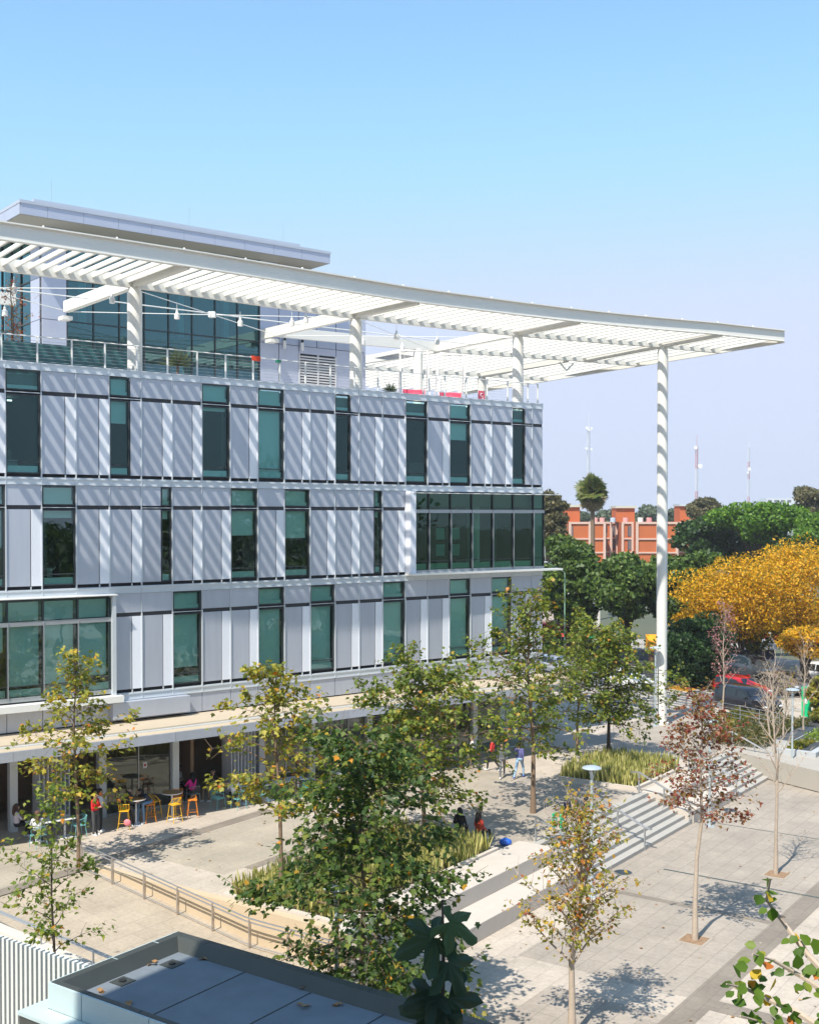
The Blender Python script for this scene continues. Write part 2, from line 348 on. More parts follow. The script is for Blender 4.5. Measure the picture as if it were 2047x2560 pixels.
# grey end wall / planter right of steps
t=uvthing('planter','grey concrete planter wall with dark grate top at the end of the steps','planter'); b=MB(); mg=mat('concrete_grey',(.42,.44,.46),.75,0,.08,2,.1,40)
b.box(1.9,3.95,33.27,33.6,LZ,.25,mg); b.box(3.6,3.95,33.6,36.5,LZ,.25,mg); b.box(.3,1.9,33.27,33.6,LZ,-.1,M_seat); b.build('wall',t)
b=MB(); mk=mat('grate_dark',(.10,.11,.12),.5,.5)
for i in range(24): b.box(3.02+.0,3.55,33.65+.12*i,33.72+.12*i,.16,.2,mk)
b.box(3.0,3.58,33.62,36.5,-.1,.14,mk); b.build('grate',t)
t=uvthing('planter','long low grey concrete trough with dark metal top beside the hedge','planter'); b=MB()
b.box(1.2,1.6,35.4,40.2,-.15,.3,mg); b.box(1.602,2.1,35.4,40.2,-.15,.3,mg); b.build('wall',t)
b=MB(); b.box(1.25,2.05,35.45,40.15,.303,.33,mk); b.build('grate',t)
b=MB(); b.box(4.2,12,31.2,31.7,LZ,-.75,mat('bench_tan',(.50,.38,.30),.7,0,.08,3)); b.box(4.3,4.6,31.25,31.65,LZ-.02,-.8,M_conc)
o=uvobj(b,'stone_bench'); tag(o,'low tan stone bench at the right edge of the photo beyond the steps','bench')
# ================= railings =================
def handrail(u0,u1,v,z0,z1,label,group):
    t=uvthing('stair_handrail',label,'handrail',group); 
    for off in (0,.06):
        b=MB(); pass
    b=MB()
    for dv_ in (-.045,.045):
        b.tube([(u0-.35,v+dv_,z0+.9),(u0,v+dv_,z0+.93),(u1,v+dv_,z1+.93),(u1+.25,v+dv_,z1+.9)],.03,M_stain,8)
    b.tube([(u0-.35,v-.045,z0+.9),(u0-.39,v,z0+.9),(u0-.35,v+.045,z0+.9)],.03,M_stain,8); b.tube([(u1+.25,v-.045,z1+.9),(u1+.29,v,z1+.9),(u1+.25,v+.045,z1+.9)],.03,M_stain,8)
    b.build('rail',t,smooth=True)
    for k in range(3):
        f=k/2; u=u0+(u1-u0)*f; z=z0+(z1-z0)*f; b=MB(); b.box(u-.02,u+.02,v-.05,v+.05,z-.12,z+.92,M_steel); b.build('post',t)
G='handrails on the steps'
handrail(-.25,2.1,11.75,0,LZ,'leftmost stair handrail beside the long seating ledge',G)
handrail(-.25,2.1,16.4,0,LZ,'stair handrail in the middle of the left flight of steps',G)
handrail(-.25,2.1,21.1,0,LZ,'stair handrail on the left side of the white seating block',G)
handrail(-.25,2.1,26.9,0,LZ,'stair handrail on the right side of the white seating block',G)
handrail(-.25,2.1,32.9,0,LZ,'rightmost stair handrail against the grey planter wall',G)
# ramp railing
def rampz(u): return 0.0 if u<-11.5 else (LZ if u>-3.6 else LZ*(u+11.5)/7.9)
t=uvthing('ramp_railing','stainless steel double railing along the cream retaining wall of the ramp','railing')
us=[-11.4+i*(12.6/8) for i in range(9)]
b=MB(); 
for h in (.92,.80): b.tube([(u,-.42,rampz(u)+h) for u in np.linspace(-11.4,1.2,24)],.024,M_stain,8)
b.build('rail',t,smooth=True)
b=MB(); b.tube([(u,-.42,rampz(u)+.10) for u in np.linspace(-11.4,1.2,24)],.014,M_stain,6); b.build('bottom_rail',t)
for u in us:
    b=MB(); b.box(u-.02,u+.02,-.47,-.43,rampz(u),rampz(u)+.9,M_stain); b.box(u-.012,u+.012,-.40,-.36,rampz(u),rampz(u)+.78,M_stain); b.build('post',t)
t=uvthing('ramp_railing','dark steel handrail on top of the low pale wall behind the slat fence','railing')
lw=lambda u:.25-1.0*(u+14.5)/17.1
b=MB()
for dv_ in (0,.09): b.tube([(u,-5.4+dv_,lw(u)+.42) for u in (-14.4,-6,0,2.5)],.026,M_steel,8)
b.build('rail',t,smooth=True)
for i in range(8):
    u=-14+i*2.3; b=MB(); b.box(u-.02,u+.02,-5.42,-5.38,lw(u)-.02,lw(u)+.42,M_steel); b.build('post',t)
# ================= main office building =================
BL=F(14,0,0)
bld=thing('office_building','four storey office building with curved grey panel facade and green glass windows','building',BL)
def bb(b,name,parent=None,smooth=False): return b.build(name,parent or bld,None,BL,smooth)
SMAX=J[27]
def slabcurve(b,s0,s1,d0,d1,z0,z1,m):
    js=[s0]+[j for j in J if s0+.01<j<s1-.01]+[s1]
    for a,c in zip(js[:-1],js[1:]): fbox(b,a,c,d0,d1,z0,z1,m)
TT=[18.0,13.51,9.09]; BB=[13.78,9.36,4.95]
pat3=['W','P','P','H','P','P','W','P']; pat2=['W','P','P','N','P','P','W','P']
L1={5:'W',6:'P',7:'P',8:'W',9:'P',10:'W',11:'P',12:'P',13:'W',14:'P',15:'P',16:'W',17:'P',18:'W',19:'P',3:'P',4:'P'}
# bay k counted as in the photo from left (20 = narrow corner bay); bay k spans J[21-k-1]..J[21-k]
def baytype(r,k):
    if k==20: return 'C'
    if r==0: return pat3[k%8]
    if r==1: return 'G' if k>=14 else pat2[(k-1)%8]
    if k<=2: return 'G'
    return L1[k]
clads=[]
random.seed(11)
blinds={(0,3):.3,(0,8):.97,(0,16):.28,(0,11):.0,(0,0):.0,(0,6):.05,(0,14):0,(0,19):0,(1,7):.37,(1,9):.42,(1,4):.12,(1,1):.1,(2,5):.78,(2,8):.97,(2,10):.97,(2,13):.97,(2,16):.97,(2,18):.6,(2,2):.8,(2,1):.86,(2,0):.86,(2,-1):.4}
def window(sa,sc,T,Bm,drop,glass,name='window',m_fr=M_mull):
    # sa<sc : facade extents ; upper light T-.80..T , lower Bm..T-.97
    f=MB()
    for (z0,z1) in ((T-.80,T-.02),(Bm,T-.97)):
        w_=.045
        fbox(f,sa,sa+w_,-.16,-.02,z0,z1,m_fr); fbox(f,sc-w_,sc,-.16,-.02,z0,z1,m_fr)
        fbox(f,sa+w_,sc-w_,-.16,-.02,z1-w_,z1,m_fr); fbox(f,sa+w_,sc-w_,-.16,-.02,z0,z0+w_,m_fr)
    fbox(f,sa+.045,sc-.045,-.13,-.05,Bm+.42,Bm+.46,m_fr)
    fr=bb(f,name)
    p=MB()
    for (z0,z1) in ((T-.76,T-.06),(Bm+.04,T-1.01)): fquad(p,sa+.045,sc-.045,-.09,z0,z1,glass)
    bb(p,'pane',fr)
    # painted spandrel strip at the foot of the light
    q=MB(); fbox(q,sa+.05,sc-.05,-.20,-.15,Bm+.04,Bm+.30,M_blind); fbox(q,sa+.05,sc-.05,-.20,-.15,T-.76,T-.60,M_blind); bb(q,'spandrel',fr)
    if drop>0:
        q=MB(); h=(T-1.01-Bm-.04)*drop; fbox(q,sa+.07,sc-.07,-.26,-.24,T-1.01-h,T-1.0,M_blind)
        fbox(q,sa+.07,sc-.07,-.26,-.24,T-.75,T-.1,M_blind); bb(q,'blind',fr)
    return fr
for r in range(3):
    T,Bm=TT[r],BB[r]+.17
    c=MB(); fins=MB()
    for k in range(-6,21):
        i=20-k; sa,sb=J[i],J[i+1]; ty=baytype(r,k); g=.018
        def panel(a,c_,m=M_panel,d=0):
            fbox(c,a+g,c_-g,-.05,d,T-.80,T-.012,m)
        def lower(a,c_,m=M_panel,d=0): fbox(c,a+g,c_-g,-.05,d,Bm,T-.965,m)
        glass=G_dark if r==0 else G_win
        split=sa+(sb-sa)*.31
        if ty=='P':
            panel(sa,sb); lower(split,sb); lower(sa,split,M_white,.012)
            fbox(fins,split-.02,split+.02,-.02,.03,Bm-.17,Bm-.02,M_trim)
        elif ty=='C': panel(sa,sb); lower(sa,sb)
        elif ty=='W': window(sa+.04,sb-.04,T,Bm,blinds.get((r,k),.5),glass)
        elif ty=='H':
            sp=sa+(sb-sa)*.34; panel(sa,sp); lower(sa,sp); window(sp+.02,sb-.04,T,Bm,blinds.get((r,k),.3),glass)
        elif ty=='N':
            sp=sa+(sb-sa)*.36; panel(sp,sb); lower(sp,sb); window(sa+.03,sp-.02,T,Bm,blinds.get((r,k),.1),glass)
        if ty!='G':
            # vertical light fin at joint
            fbox(fins,sb-.02,sb+.02,-.05,.05,BB[r],T-.86,M_trim); fbox(fins,sb-.012,sb+.012,-.05,.03,T-.86,T,M_trim)
            fbox(c,sa,sb,-.30,-.27,T-.98,T-.78,M_dark) ; fbox(c,sa,sb,-.30,-.27,BB[r],Bm+.02,M_dark)
            fbox(fins,sa,sb,-.10,.005,T-.90,T-.875,M_trim) if ty in 'WHN' else None
            fbox(fins,sa,sb,-.05,.02,BB[r]+.0,BB[r]+.03,M_trim)
            if ty in 'PC': fbox(c,sa+.02,sb-.02,-.27,-.06,Bm-.02,T,M_dark)
    bb(c,'cladding'); bb(fins,'joint_fins')
# cornices
for r,(z,s0,s1) in enumerate(((18.0,0,SMAX),(13.51,0,SMAX),(9.09,0,SMAX),(4.68,0,SMAX))):
    h=.30 if r==0 else .27
    c=MB(); slabcurve(c,s0,s1,-.05,.045,z,z+.035,M_trim); slabcurve(c,s0,s1,-.05,.02,z+.035,z+h-.05,M_trim); slabcurve(c,s0,s1,-.35,.05,z+h-.05,z+h,M_trim)
    for i in range(1,27): fbox(c,J[i]-.015,J[i]+.015,.022,.046,z+.036,z+h-.052,M_trim)
    bb(c,'cornice')
# slab fascia panels under level one
c=MB()
for i in range(27): fbox(c,J[i]+.012,J[i+1]-.012,-.08,.0,3.86,4.67,M_panel)
slabcurve(c,0,SMAX,-.3,-.09,3.7,4.7,M_dark); bb(c,'slab_fascia')
c=MB(); fbox(c,21.15,22.6,.0,.42,3.98,4.66,M_panel); fbox(c,22.6,24.6,.0,.42,3.98,4.66,M_panel); bb(c,'projecting_panel')
# structural slabs, interior back walls, deck
c=MB()
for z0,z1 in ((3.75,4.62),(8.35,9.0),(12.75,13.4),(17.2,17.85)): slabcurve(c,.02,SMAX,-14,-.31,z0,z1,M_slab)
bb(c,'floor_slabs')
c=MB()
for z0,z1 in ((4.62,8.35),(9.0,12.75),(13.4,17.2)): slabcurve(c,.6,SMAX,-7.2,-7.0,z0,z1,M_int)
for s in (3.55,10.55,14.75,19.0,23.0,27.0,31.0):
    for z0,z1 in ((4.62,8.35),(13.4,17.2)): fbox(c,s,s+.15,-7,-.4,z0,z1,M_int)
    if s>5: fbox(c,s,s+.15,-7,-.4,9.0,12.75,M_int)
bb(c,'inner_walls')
# end wall (right hand side)
c=MB()
for z0,z1 in ((4.62,9.0),(13.4,18.0)): 
    fbox(c,0,.05,-14,-.06,z0,z1,M_panel)
fbox(c,0,.05,-14,-4.0,9.0,13.4,M_panel); fbox(c,.3,.5,-14,-3,0,3.75,M_panel); slabcurve(c,.0,SMAX,-14.3,-14,0,18.0,M_panel); bb(c,'end_wall')
# round columns inside the corner glass room
for s,d in ((3.0,-2.2),(9.6,-2.2)):
    x,y,_=F(s,d); c=MB(); c.cyl(x,y,9.0,12.75,.36,M_white,20); bb(c,'inner_column',smooth=True)
# glass room furniture silhouettes: easels and tables
c=MB(); mw=mat('board_white',(.45,.62,.64),.6)
for s,zz in ((4.4,10.2),(4.4,11.05),(5.4,10.2),(5.4,11.05)): fbox(c,s,s+.55,-1.6,-1.56,zz,zz+.6,mw)
fbox(c,4.98,5.04,-1.58,-1.52,9.0,12.2,M_trim); fbox(c,4.3,6.0,-3.2,-3.1,9.0,11.9,M_dark); bb(c,'display_boards')
for s in (2.2,4.0,6.2):
    c=MB(); x,y,_=F(s,-.9); c.cyl(x,y,9.70,9.74,.4,M_trim,16); c.cyl(x,y,9.0,9.7,.04,M_dark,8); bb(c,'table')
# desks, chairs and ceiling lamps seen behind the glass
M_ch=mat('chair_white',(.55,.58,.56),.6); M_dk=mat('desk_dark',(.09,.07,.05),.6)
M_lamp=bpy.data.materials.new('lamp_lit'); M_lamp.use_nodes=True; M_lamp.node_tree.nodes['Principled BSDF'].inputs['Emission Color'].default_value=(.9,1,.95,1); M_lamp.node_tree.nodes['Principled BSDF'].inputs['Emission Strength'].default_value=1.6
for s_,d0_,z_ in ((18.97,-2.2,17.05),(18.97,-4.4,17.05),(27.37,-3.2,17.05),(7.77,-3.0,17.05),(16.17,-3.4,12.6),(26.0,-3.0,12.6)):
    c=MB(); fbox(c,s_+.1,s_+1.3,d0_-.05,d0_,z_,z_+.05,M_lamp); bb(c,'ceiling_lamp')
for r,zf in ((0,13.42),(1,9.02),(2,4.64)):
    for k in range(-4,20):
        if baytype(r,k)!='W' : continue
        i=20-k; s=J[i]; c=MB(); rr_=random.Random(k*7+r)
        fbox(c,s+.1,s+1.3,-1.5,-.75,zf+.70,zf+.75,M_dk); fbox(c,s+.15,s+.2,-1.5,-.8,zf,zf+.7,M_dk); fbox(c,s+1.2,s+1.25,-1.5,-.8,zf,zf+.7,M_dk); bb(c,'desk')
        for q in range(rr_.choice((1,2))):
            a=s+.2+q*.55+rr_.uniform(0,.1); c=MB(); fbox(c,a,a+.42,-2.05,-1.65,zf+.42,zf+.47,M_ch); fbox(c,a,a+.42,-2.1,-2.05,zf+.47,zf+1.05+rr_.uniform(0,.2),M_ch); fbox(c,a+.18,a+.24,-1.9,-1.84,zf,zf+.42,M_dk); bb(c,'office_chair')
        if rr_.random()<.6:
            c=MB(); fbox(c,s+.1,s+1.3,-3.6-rr_.random(),-3.4,zf,zf+rr_.uniform(1.2,2.6),mat('cabinet',(.30,.28,.24),.7)); bb(c,'cabinet')
# corner glass box level 2
def glassbox(k0,k1,T,Bm,label,dd,drops):
    g=MB()
    for k in range(k0,k1+1):
        i=20-k; sa,sb=J[i],J[i+1]
        if k==k0 and k0==14: sb=sb-.34
        w_=.03
        for (z0,z1) in ((T-.80,T),(Bm,T-.97)):
            fbox(g,sa,sa+w_,dd-.12,dd+.02,z0,z1,M_mull); fbox(g,sb-w_,sb,dd-.12,dd+.02,z0,z1,M_mull)
        fbox(g,sa,sb,dd-.1,dd+.03,T-.97,T-.80,M_steel); fbox(g,sa,sb,dd-.12,dd+.01,Bm-.17,Bm,M_steel)
        fbox(g,sa+w_,sb-w_,dd-.1,dd-.03,Bm+.42,Bm+.45,M_mull); fbox(g,sb-.03,sb+.01,dd+.031,dd+.06,Bm-.17,T-.80,M_steel)
    fr=bb(g,'glazed_bay')
    p=MB(); GG=G_box if k1==20 else G_win
    for k in range(k0,k1+1):
        i=20-k; sa,sb=J[i],J[i+1]
        if k==k0 and k0==14: sb=sb-.34
        fquad(p,sa+.03,sb-.03,dd-.05,T-.80,T,GG); fquad(p,sa+.03,sb-.03,dd-.05,Bm,T-.97,GG)
    if k1==20:
        a=F(.02,dd-.05); c2=F(.02,-4); p.poly([(a[0],a[1],Bm),(c2[0],c2[1],Bm),(c2[0],c2[1],T),(a[0],a[1],T)],G_box)
    bb(p,'pane',fr)
    q=MB()
    for k in range(k0,k1+1):
        i=20-k; sa,sb=J[i],J[i+1]
        fbox(q,sa+.05,sb-.05,dd-.2,dd-.17,Bm+.02,Bm+.3,M_blind)
        dr=drops.get(k,0)
        if dr: fbox(q,sa+.1,sb-.1,dd-.3,dd-.28,T-1.0-(T-1-Bm)*dr,T-1.0,M_blind); fbox(q,sa+.1,sb-.1,dd-.3,dd-.28,T-.78,T-.05,M_blind)
    bb(q,'blind',fr)
glassbox(14,20,13.40,9.60,'',.12,{})
c=MB(); fbox(c,8.80,9.14,-.06,.42,9.36,13.50,M_white); bb(c,'box_side_frame')
c=MB(); slabcurve(c,-.9,9.15,-.02,.62,9.37,9.47,M_sill); bb(c,'wing_sill'); c=MB(); slabcurve(c,-.9,9.0,.0,.45,13.40,13.44,M_sill); bb(c,'wing_sill')
glassbox(-6,2,8.95,5.2,'',.12,{2:.78,1:.86,0:.86,-1:.35,-2:.5})
c=MB(); fbox(c,24.40,24.56,-.06,.30,4.95,9.05,M_trim); bb(c,'box_side_frame')
c=MB(); slabcurve(c,24.2,SMAX,-.02,.58,4.70,4.96,M_sill); bb(c,'wing_sill'); c=MB(); slabcurve(c,24.38,SMAX,.0,.42,9.05,9.09,M_sill); bb(c,'wing_sill')
# ground floor canopy ledge
c=MB(); mtan=mat('ledge_tan',(.47,.39,.29),.7,0,.08,1.2)
slabcurve(c,-1.7,SMAX,-.05,2.15,3.60,3.80,mtan); slabcurve(c,-1.7,SMAX,2.15,2.30,3.60,3.74,M_trim); slabcurve(c,-1.7,SMAX,2.3,2.9,3.5,3.70,mtan)
bb(c,'canopy_roof')
c=MB(); js=[-1.7]+[J[0]+2.1*i for i in range(1,19)]
for a,e in zip(js[:-1],js[1:]): fbox(c,a+.006,e-.006,2.9,2.96,3.32,3.69,M_panel)
slabcurve(c,-1.7,SMAX,.0,2.88,3.36,3.49,M_slab); fbox(c,-1.76,-1.7,0,2.96,3.32,3.70,M_panel); bb(c,'canopy_fascia')
# ground floor: walls, posts, glazing
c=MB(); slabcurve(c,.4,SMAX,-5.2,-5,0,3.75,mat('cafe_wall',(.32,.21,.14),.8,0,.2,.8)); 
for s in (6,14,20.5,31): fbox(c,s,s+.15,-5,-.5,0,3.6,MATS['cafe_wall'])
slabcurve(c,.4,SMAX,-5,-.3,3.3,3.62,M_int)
bb(c,'cafe_interior')
for s in (14.6,17.3,21.55,24.8,28.4,11.3,8.0,4.6,1.2):
    c=MB(); fbox(c,s,s+.30,-.15,.18,0,3.5,M_trim if s!=17.3 else M_panel); bb(c,'shop_post')
def shopglass(s0,s1,n,name='shop_window'):
    g=MB(); st=(s1-s0)/n
    for i in range(n+1): fbox(g,s0+st*i-.02,s0+st*i+.02,-.05,.03,0,3.45,M_steel if n<8 else M_mull)
    fbox(g,s0,s1,-.06,.04,0,.08,M_steel); fr=bb(g,name)
    p=MB(); fquad(p,s0,s1,0,.08,3.45,G_shop); bb(p,'pane',fr)
shopglass(21.87,24.78,2); shopglass(1.5,4.6,3); shopglass(4.9,8.0,3); shopglass(8.3,11.3,3); shopglass(11.6,14.6,3); shopglass(14.9,17.3,2)
# folded glass doors
for s0 in (26.3,17.75):
    g=MB()
    for i in range(8):
        s=s0+i*.17; fbox(g,s,s+.035,-.75,.1,.02,3.4,M_white); 
    fbox(g,s0-.05,s0+1.4,-.1,.06,3.4,3.5,M_steel); bb(g,'folding_door')
# mural frieze with small shapes at the back of the cafe
c=MB(); mf=mat('mural_tan',(.62,.42,.22),.8); slabcurve(c,17.5,24.4,-4.99,-4.95,1.95,2.95,mf)
mk_=[M_dark,mat('mural_brown',(.25,.07,.03),.8),mat('mural_ochre',(.65,.30,.05),.8)]
for i in range(22):
    s=17.8+i*.3; m=mk_[i%3]; z=2.55 if i%2 else 2.12
    x=F(s,-7.93)
    k=i%4
    if k==0: fbox(c,s,s+.16,-4.95,-4.92,z,z+.16,m)
    elif k==1: fbox(c,s,s+.05,-4.95,-4.92,z,z+.25,m)
    elif k==2:
        p0=F(s,-4.92);p1=F(s+.2,-4.92); c.poly([(p1[0],p1[1],z),(p0[0],p0[1],z),(p0[0],p0[1],z+.2)],m)
    else: fbox(c,s,s+.2,-4.95,-4.92,z,z+.07,m)
bb(c,'mural')
# small notice on the shop glass
c=MB(); fbox(c,22.95,23.13,.012,.02,1.75,2.0,mat('paper_white',(.8,.78,.76),.7)); fbox(c,22.99,23.09,.021,.026,1.83,1.93,mat('sign_red',(.55,.03,.03),.6)); bb(c,'notice')
c=MB(); fbox(c,28.6,30.5,-3.0,-2.2,0,1.1,mat('counter_wood',(.30,.20,.12),.6)); bb(c,'counter')
# roof deck parapet inner + railing
rt=thing('terrace_railing','white post and cable railing along the edge of the roof terrace','railing',BL)
def rb(b,name,parent=None,smooth=False): return b.build(name,parent or rt,None,BL,smooth)
M_rw=mat('rail_white',(.75,.75,.73),.4)
for i in range(0,27):
    b=MB(); s=J[i] if i else .06; fbox(b,s,s+.05,-.36,-.28,18.25,19.35,M_rw); rb(b,'post')
b=MB(); 
b.tube([F(s,-.32,19.37) for s in np.linspace(.05,SMAX,60)],.025,M_rw,6); rb(b,'top_rail')
b=MB()
for zz in np.linspace(18.4,19.2,7): b.tube([F(s,-.32,zz) for s in np.linspace(.05,SMAX,60)],.006,M_steel,4)
rb(b,'cables')
b=MB(); slabcurve(b,23.5,SMAX,-.62,-.56,17.85,19.15,mat('screen_teal',(.035,.12,.12),.25,0,.1,1)); 
o=b.build('wind_screen',None,None,BL); o.location=BL; tag(o,'dark teal glass screen behind the terrace railing at the left','glass screen')
b=MB(); slabcurve(b,0.1,SMAX,-22,-.31,17.85,17.87,M_conc); bb(b,'roof_deck')
# ================= penthouse =================
P0=(-17.5,55.75); PA=(.784,.621); PN=(-.621,.784)
ph=thing('penthouse','set back upper storey with teal curtain wall and flat overhanging metal roof','building',(P0[0],P0[1],17.85))
def PF(t,n,z): return (P0[0]+PA[0]*t+PN[0]*n,P0[1]+PA[1]*t+PN[1]*n,z)
def pbox(b,t0,t1,n0,n1,z0,z1,m):
    P=[PF(t0,n0,0),PF(t1,n0,0),PF(t1,n1,0),PF(t0,n1,0)]; b.hexa([(p[0],p[1],z0) for p in P]+[(p[0],p[1],z1) for p in P],m)
def pb(b,name,parent=None,smooth=False): return b.build(name,parent or ph,None,(P0[0],P0[1],17.85),smooth)
b=MB(); m=M_white
zs=[17.85,19.2,21.7,23.7,26.1]
M_lav=mat('panel_lavender',(.46,.49,.60),.42,.25,.04,1.2)
for (t0,t1) in ((0,1.22),(12.02,13.2),(13.22,14.5),(14.52,15.7),(15.72,17.0),(17.02,18.1),(18.12,19.1)):
    for z0,z1 in zip(zs[:-1],zs[1:]):
        if t0>13.2 and z0>23: z1=25.2
        if 14.5<t0<17 and z0<21: continue
        pbox(b,t0+.015,t1-.015,0,.08,z0+.015,z1-.015,M_lav)
pbox(b,0,1.25,.08,.3,17.85,26.1,M_dark); pbox(b,12.0,19.1,.1,.3,17.85,25.1,M_dark)
# left return face
for (n0,n1) in ((.1,1.5),):
    for z0,z1 in zip(zs[:-1],zs[1:]): pbox(b,0,.08,n0+.015,n1-.015,z0+.015,z1-.015,M_lav)
for z0,z1 in zip(zs[:-1],zs[1:]): pbox(b,19.02,19.1,.1,9,z0+.015,min(z1,25.2)-.015,M_lav)
pb(b,'wall')
b=MB()
for i in range(9): pbox(b,1.25+i*1.343-.03,1.25+i*1.343+.03,.0,.12,17.85,26.1,M_mull)
for z in (19.2,21.7,23.7): pbox(b,1.25,12.0,.01,.11,z-.03,z+.03,M_mull)
fr=pb(b,'curtain_wall')
G_tw=glassmat('glass_tower',(.14,.42,.42),.14,(.42,.80,.86),0,.03)
b=MB(); a=PF(1.25,.06,0); c=PF(12.0,.06,0); b.poly([(a[0],a[1],17.85),(c[0],c[1],17.85),(c[0],c[1],26.1),(a[0],a[1],26.1)],G_tw)
pb(b,'pane',fr)
b=MB(); a=PF(.06,1.5,0); c=PF(.06,12,0); b.poly([(c[0],c[1],17.85),(a[0],a[1],17.85),(a[0],a[1],26.1),(c[0],c[1],26.1)],G_tw)
fr2=pb(b,'side_glazing')
b=MB()
for i in range(8): pbox(b,0,.12,1.5+i*1.35-.03,1.5+i*1.35+.03,17.85,26.1,M_mull)
for z in (19.2,21.7,23.7): pbox(b,.01,.11,1.5,12,z-.03,z+.03,M_mull)
pb(b,'side_mullions',fr2)
b=MB(); pbox(b,.4,18.8,6,6.2,17.85,26,M_int); pbox(b,.3,12,.5,6,21.2,21.6,M_slab); pbox(b,.3,12.2,.3,6,25.7,26.05,M_slab); pbox(b,12.3,12.5,.3,6,17.85,26,M_int)
for i in range(4): pbox(b,2.5+i*2.7,2.8+i*2.7,1.4,1.7,17.85,26,M_white)
pb(b,'inner_structure')
b=MB(); M_lv=mat('louvre_white',(.6,.6,.62),.4)
pbox(b,14.55,17.0,.25,.3,17.9,21.7,M_dark); pbox(b,14.52,17.0,.0,.08,21.3,21.69,M_lav)
for i in range(22): pbox(b,14.6,16.95,-.02,.1,17.95+i*.15,18.03+i*.15,M_lv)
for t_ in (14.5,15.75,16.95): pbox(b,t_,t_+.07,-.04,.12,17.85,21.3,M_lv)
pb(b,'louvre_doors')
b=MB(); mtn=mat('roof_edge',(.50,.53,.60),.4,.3,.04,1)
TL=[-1.55]+[-.3+i*1.75 for i in range(0,10)]; TL=[t for t in TL if t<15.3]+[15.5]
for t0,t1 in zip(TL[:-1],TL[1:]): pbox(b,t0+.006,t1-.006,-1.55,-1.5,26.12,26.62,M_lav)
for i in range(6): pbox(b,-1.6,-1.55,-1.5+i*2+.006,.5+i*2-.006,26.12,26.62,M_lav)
pbox(b,15.5,15.55,-1.55,10.5,26.12,26.62,M_lav)
pbox(b,-1.62,15.57,-1.6,10.5,26.62,26.76,mtn); pb(b,'roof_fascia')
b=MB(); pbox(b,-1.54,15.49,-1.49,10.5,26.10,26.6,mat('soffit',(.34,.33,.29),.6)); pb(b,'soffit')
b=MB(); pbox(b,-.6,14.2,-.6,10,26.76,27.15,mtn); pb(b,'upper_coping')
for t_ in (0.5,7.8,13.5):
    b=MB(); b.tube([PF(t_,0,27.1),PF(t_,0,28.4)],.006,M_steel,4); pb(b,'lightning_rod')
# ================= roof canopy =================
tip=F(-14.4,3.8); EDGE_D=Vector((-12.3,20.8)).normalized()
def inside(s,d):
    p=F(s,d); r=(p[0]-tip[0])*EDGE_D.y-(p[1]-tip[1])*EDGE_D.x
    return r<0
CL=F(11.4,-1,0)
cn=thing('roof_canopy','huge white steel louvred canopy on round columns over the roof terrace and plaza','canopy',CL)
def cb(b,name,parent=None,smooth=False): return b.build(name,parent or cn,None,CL,smooth)
def cz(s): return float(np.interp(s,[-14.4,-9,2,12,23,34],[22.10,22.15,21.95,21.82,21.9,21.95]))   # underside height
def sedge(d):
    s=34.0
    while s>-30 and inside(s,d): s-=.05
    return s
def beam(d,s1,w,h,z0off,name,flange=0,sfix=None):
    s0=sfix if sfix is not None else sedge(d-w/2 if d<3 else d)
    if d>3: s0=-14.4
    b=MB(); js=list(np.linspace(s0,s1,int((s1-s0)/1.0)+2))
    for a,c in zip(js[:-1],js[1:]):
        def q(s,dd,z): return F(s,dd,z)
        za,zc=cz(a)+z0off,cz(c)+z0off
        for (d0,d1,l0,l1) in ([(d-w/2,d+w/2,0,h)]+([(d-w/2-.08,d+w/2+.14,h,h+.05),(d-w/2-.05,d+w/2+.05,-.03,0)] if flange else [])):
            P=[F(c,d1),F(a,d1),F(a,d0),F(c,d0)]; ZZ=[zc,za,za,zc]
            b.hexa([(p[0],p[1],z+l0) for p,z in zip(P,ZZ)]+[(p[0],p[1],z+l1) for p,z in zip(P,ZZ)],M_canopy)
    return cb(b,name)
beam(3.8,34,.12,.56,.12,'fascia_beam',1)
beam(-1.0,34,.22,.50,0,'main_beam',0)
beam(-8.2,11.3,.25,.55,0,'ring_beam',0); beam(-8.2,34,.25,.55,0,'ring_beam',0,25.6)
beam(-18.0,2,.25,.50,0,'rear_beam',0)
def lin(b,p0,p1,w,h,z0,z1,m):
    """straight beam between plan points p0,p1 with underside heights z0,z1"""
    d=Vector((p1[0]-p0[0],p1[1]-p0[1])).normalized(); n=Vector((-d.y,d.x))*w/2
    P=[(p0[0]-n.x,p0[1]-n.y,z0),(p1[0]-n.x,p1[1]-n.y,z1),(p1[0]+n.x,p1[1]+n.y,z1),(p0[0]+n.x,p0[1]+n.y,z0)]
    b.hexa(P+[(x,y,z+h) for x,y,z in P],m)
b=MB(); e1=(tip[0]+EDGE_D.x*33,tip[1]+EDGE_D.y*33); lin(b,tip,e1,.15,.55,22.12,22.12,M_canopy); lin(b,(tip[0]-.1,tip[1]-.06),e1,.3,.04,22.68,22.68,M_canopy); cb(b,'edge_beam')
for s,dend in ((22.95,-8.2),(11.4,-9.2),(.9,-8.2),(-9.6,-8.2)):
    b=MB(); lin(b,F(s,3.74),F(s,-.9),.28,.48,cz(s)+.02,cz(s)+.02,M_canopy); lin(b,F(s,-1.1),F(s,dend-.3),.28,.52,cz(s)+.01,cz(s)+.01,M_canopy); cb(b,'rafter')
b=MB(); lin(b,F(.9,-8.3),F(2.0,-17.9),.28,.5,21.9,21.9,M_canopy); cb(b,'rafter')
b=MB(); lin(b,F(-8.2,-8.3),F(-8.1,-17.9),.28,.5,22.05,22.05,M_canopy); cb(b,'rafter')
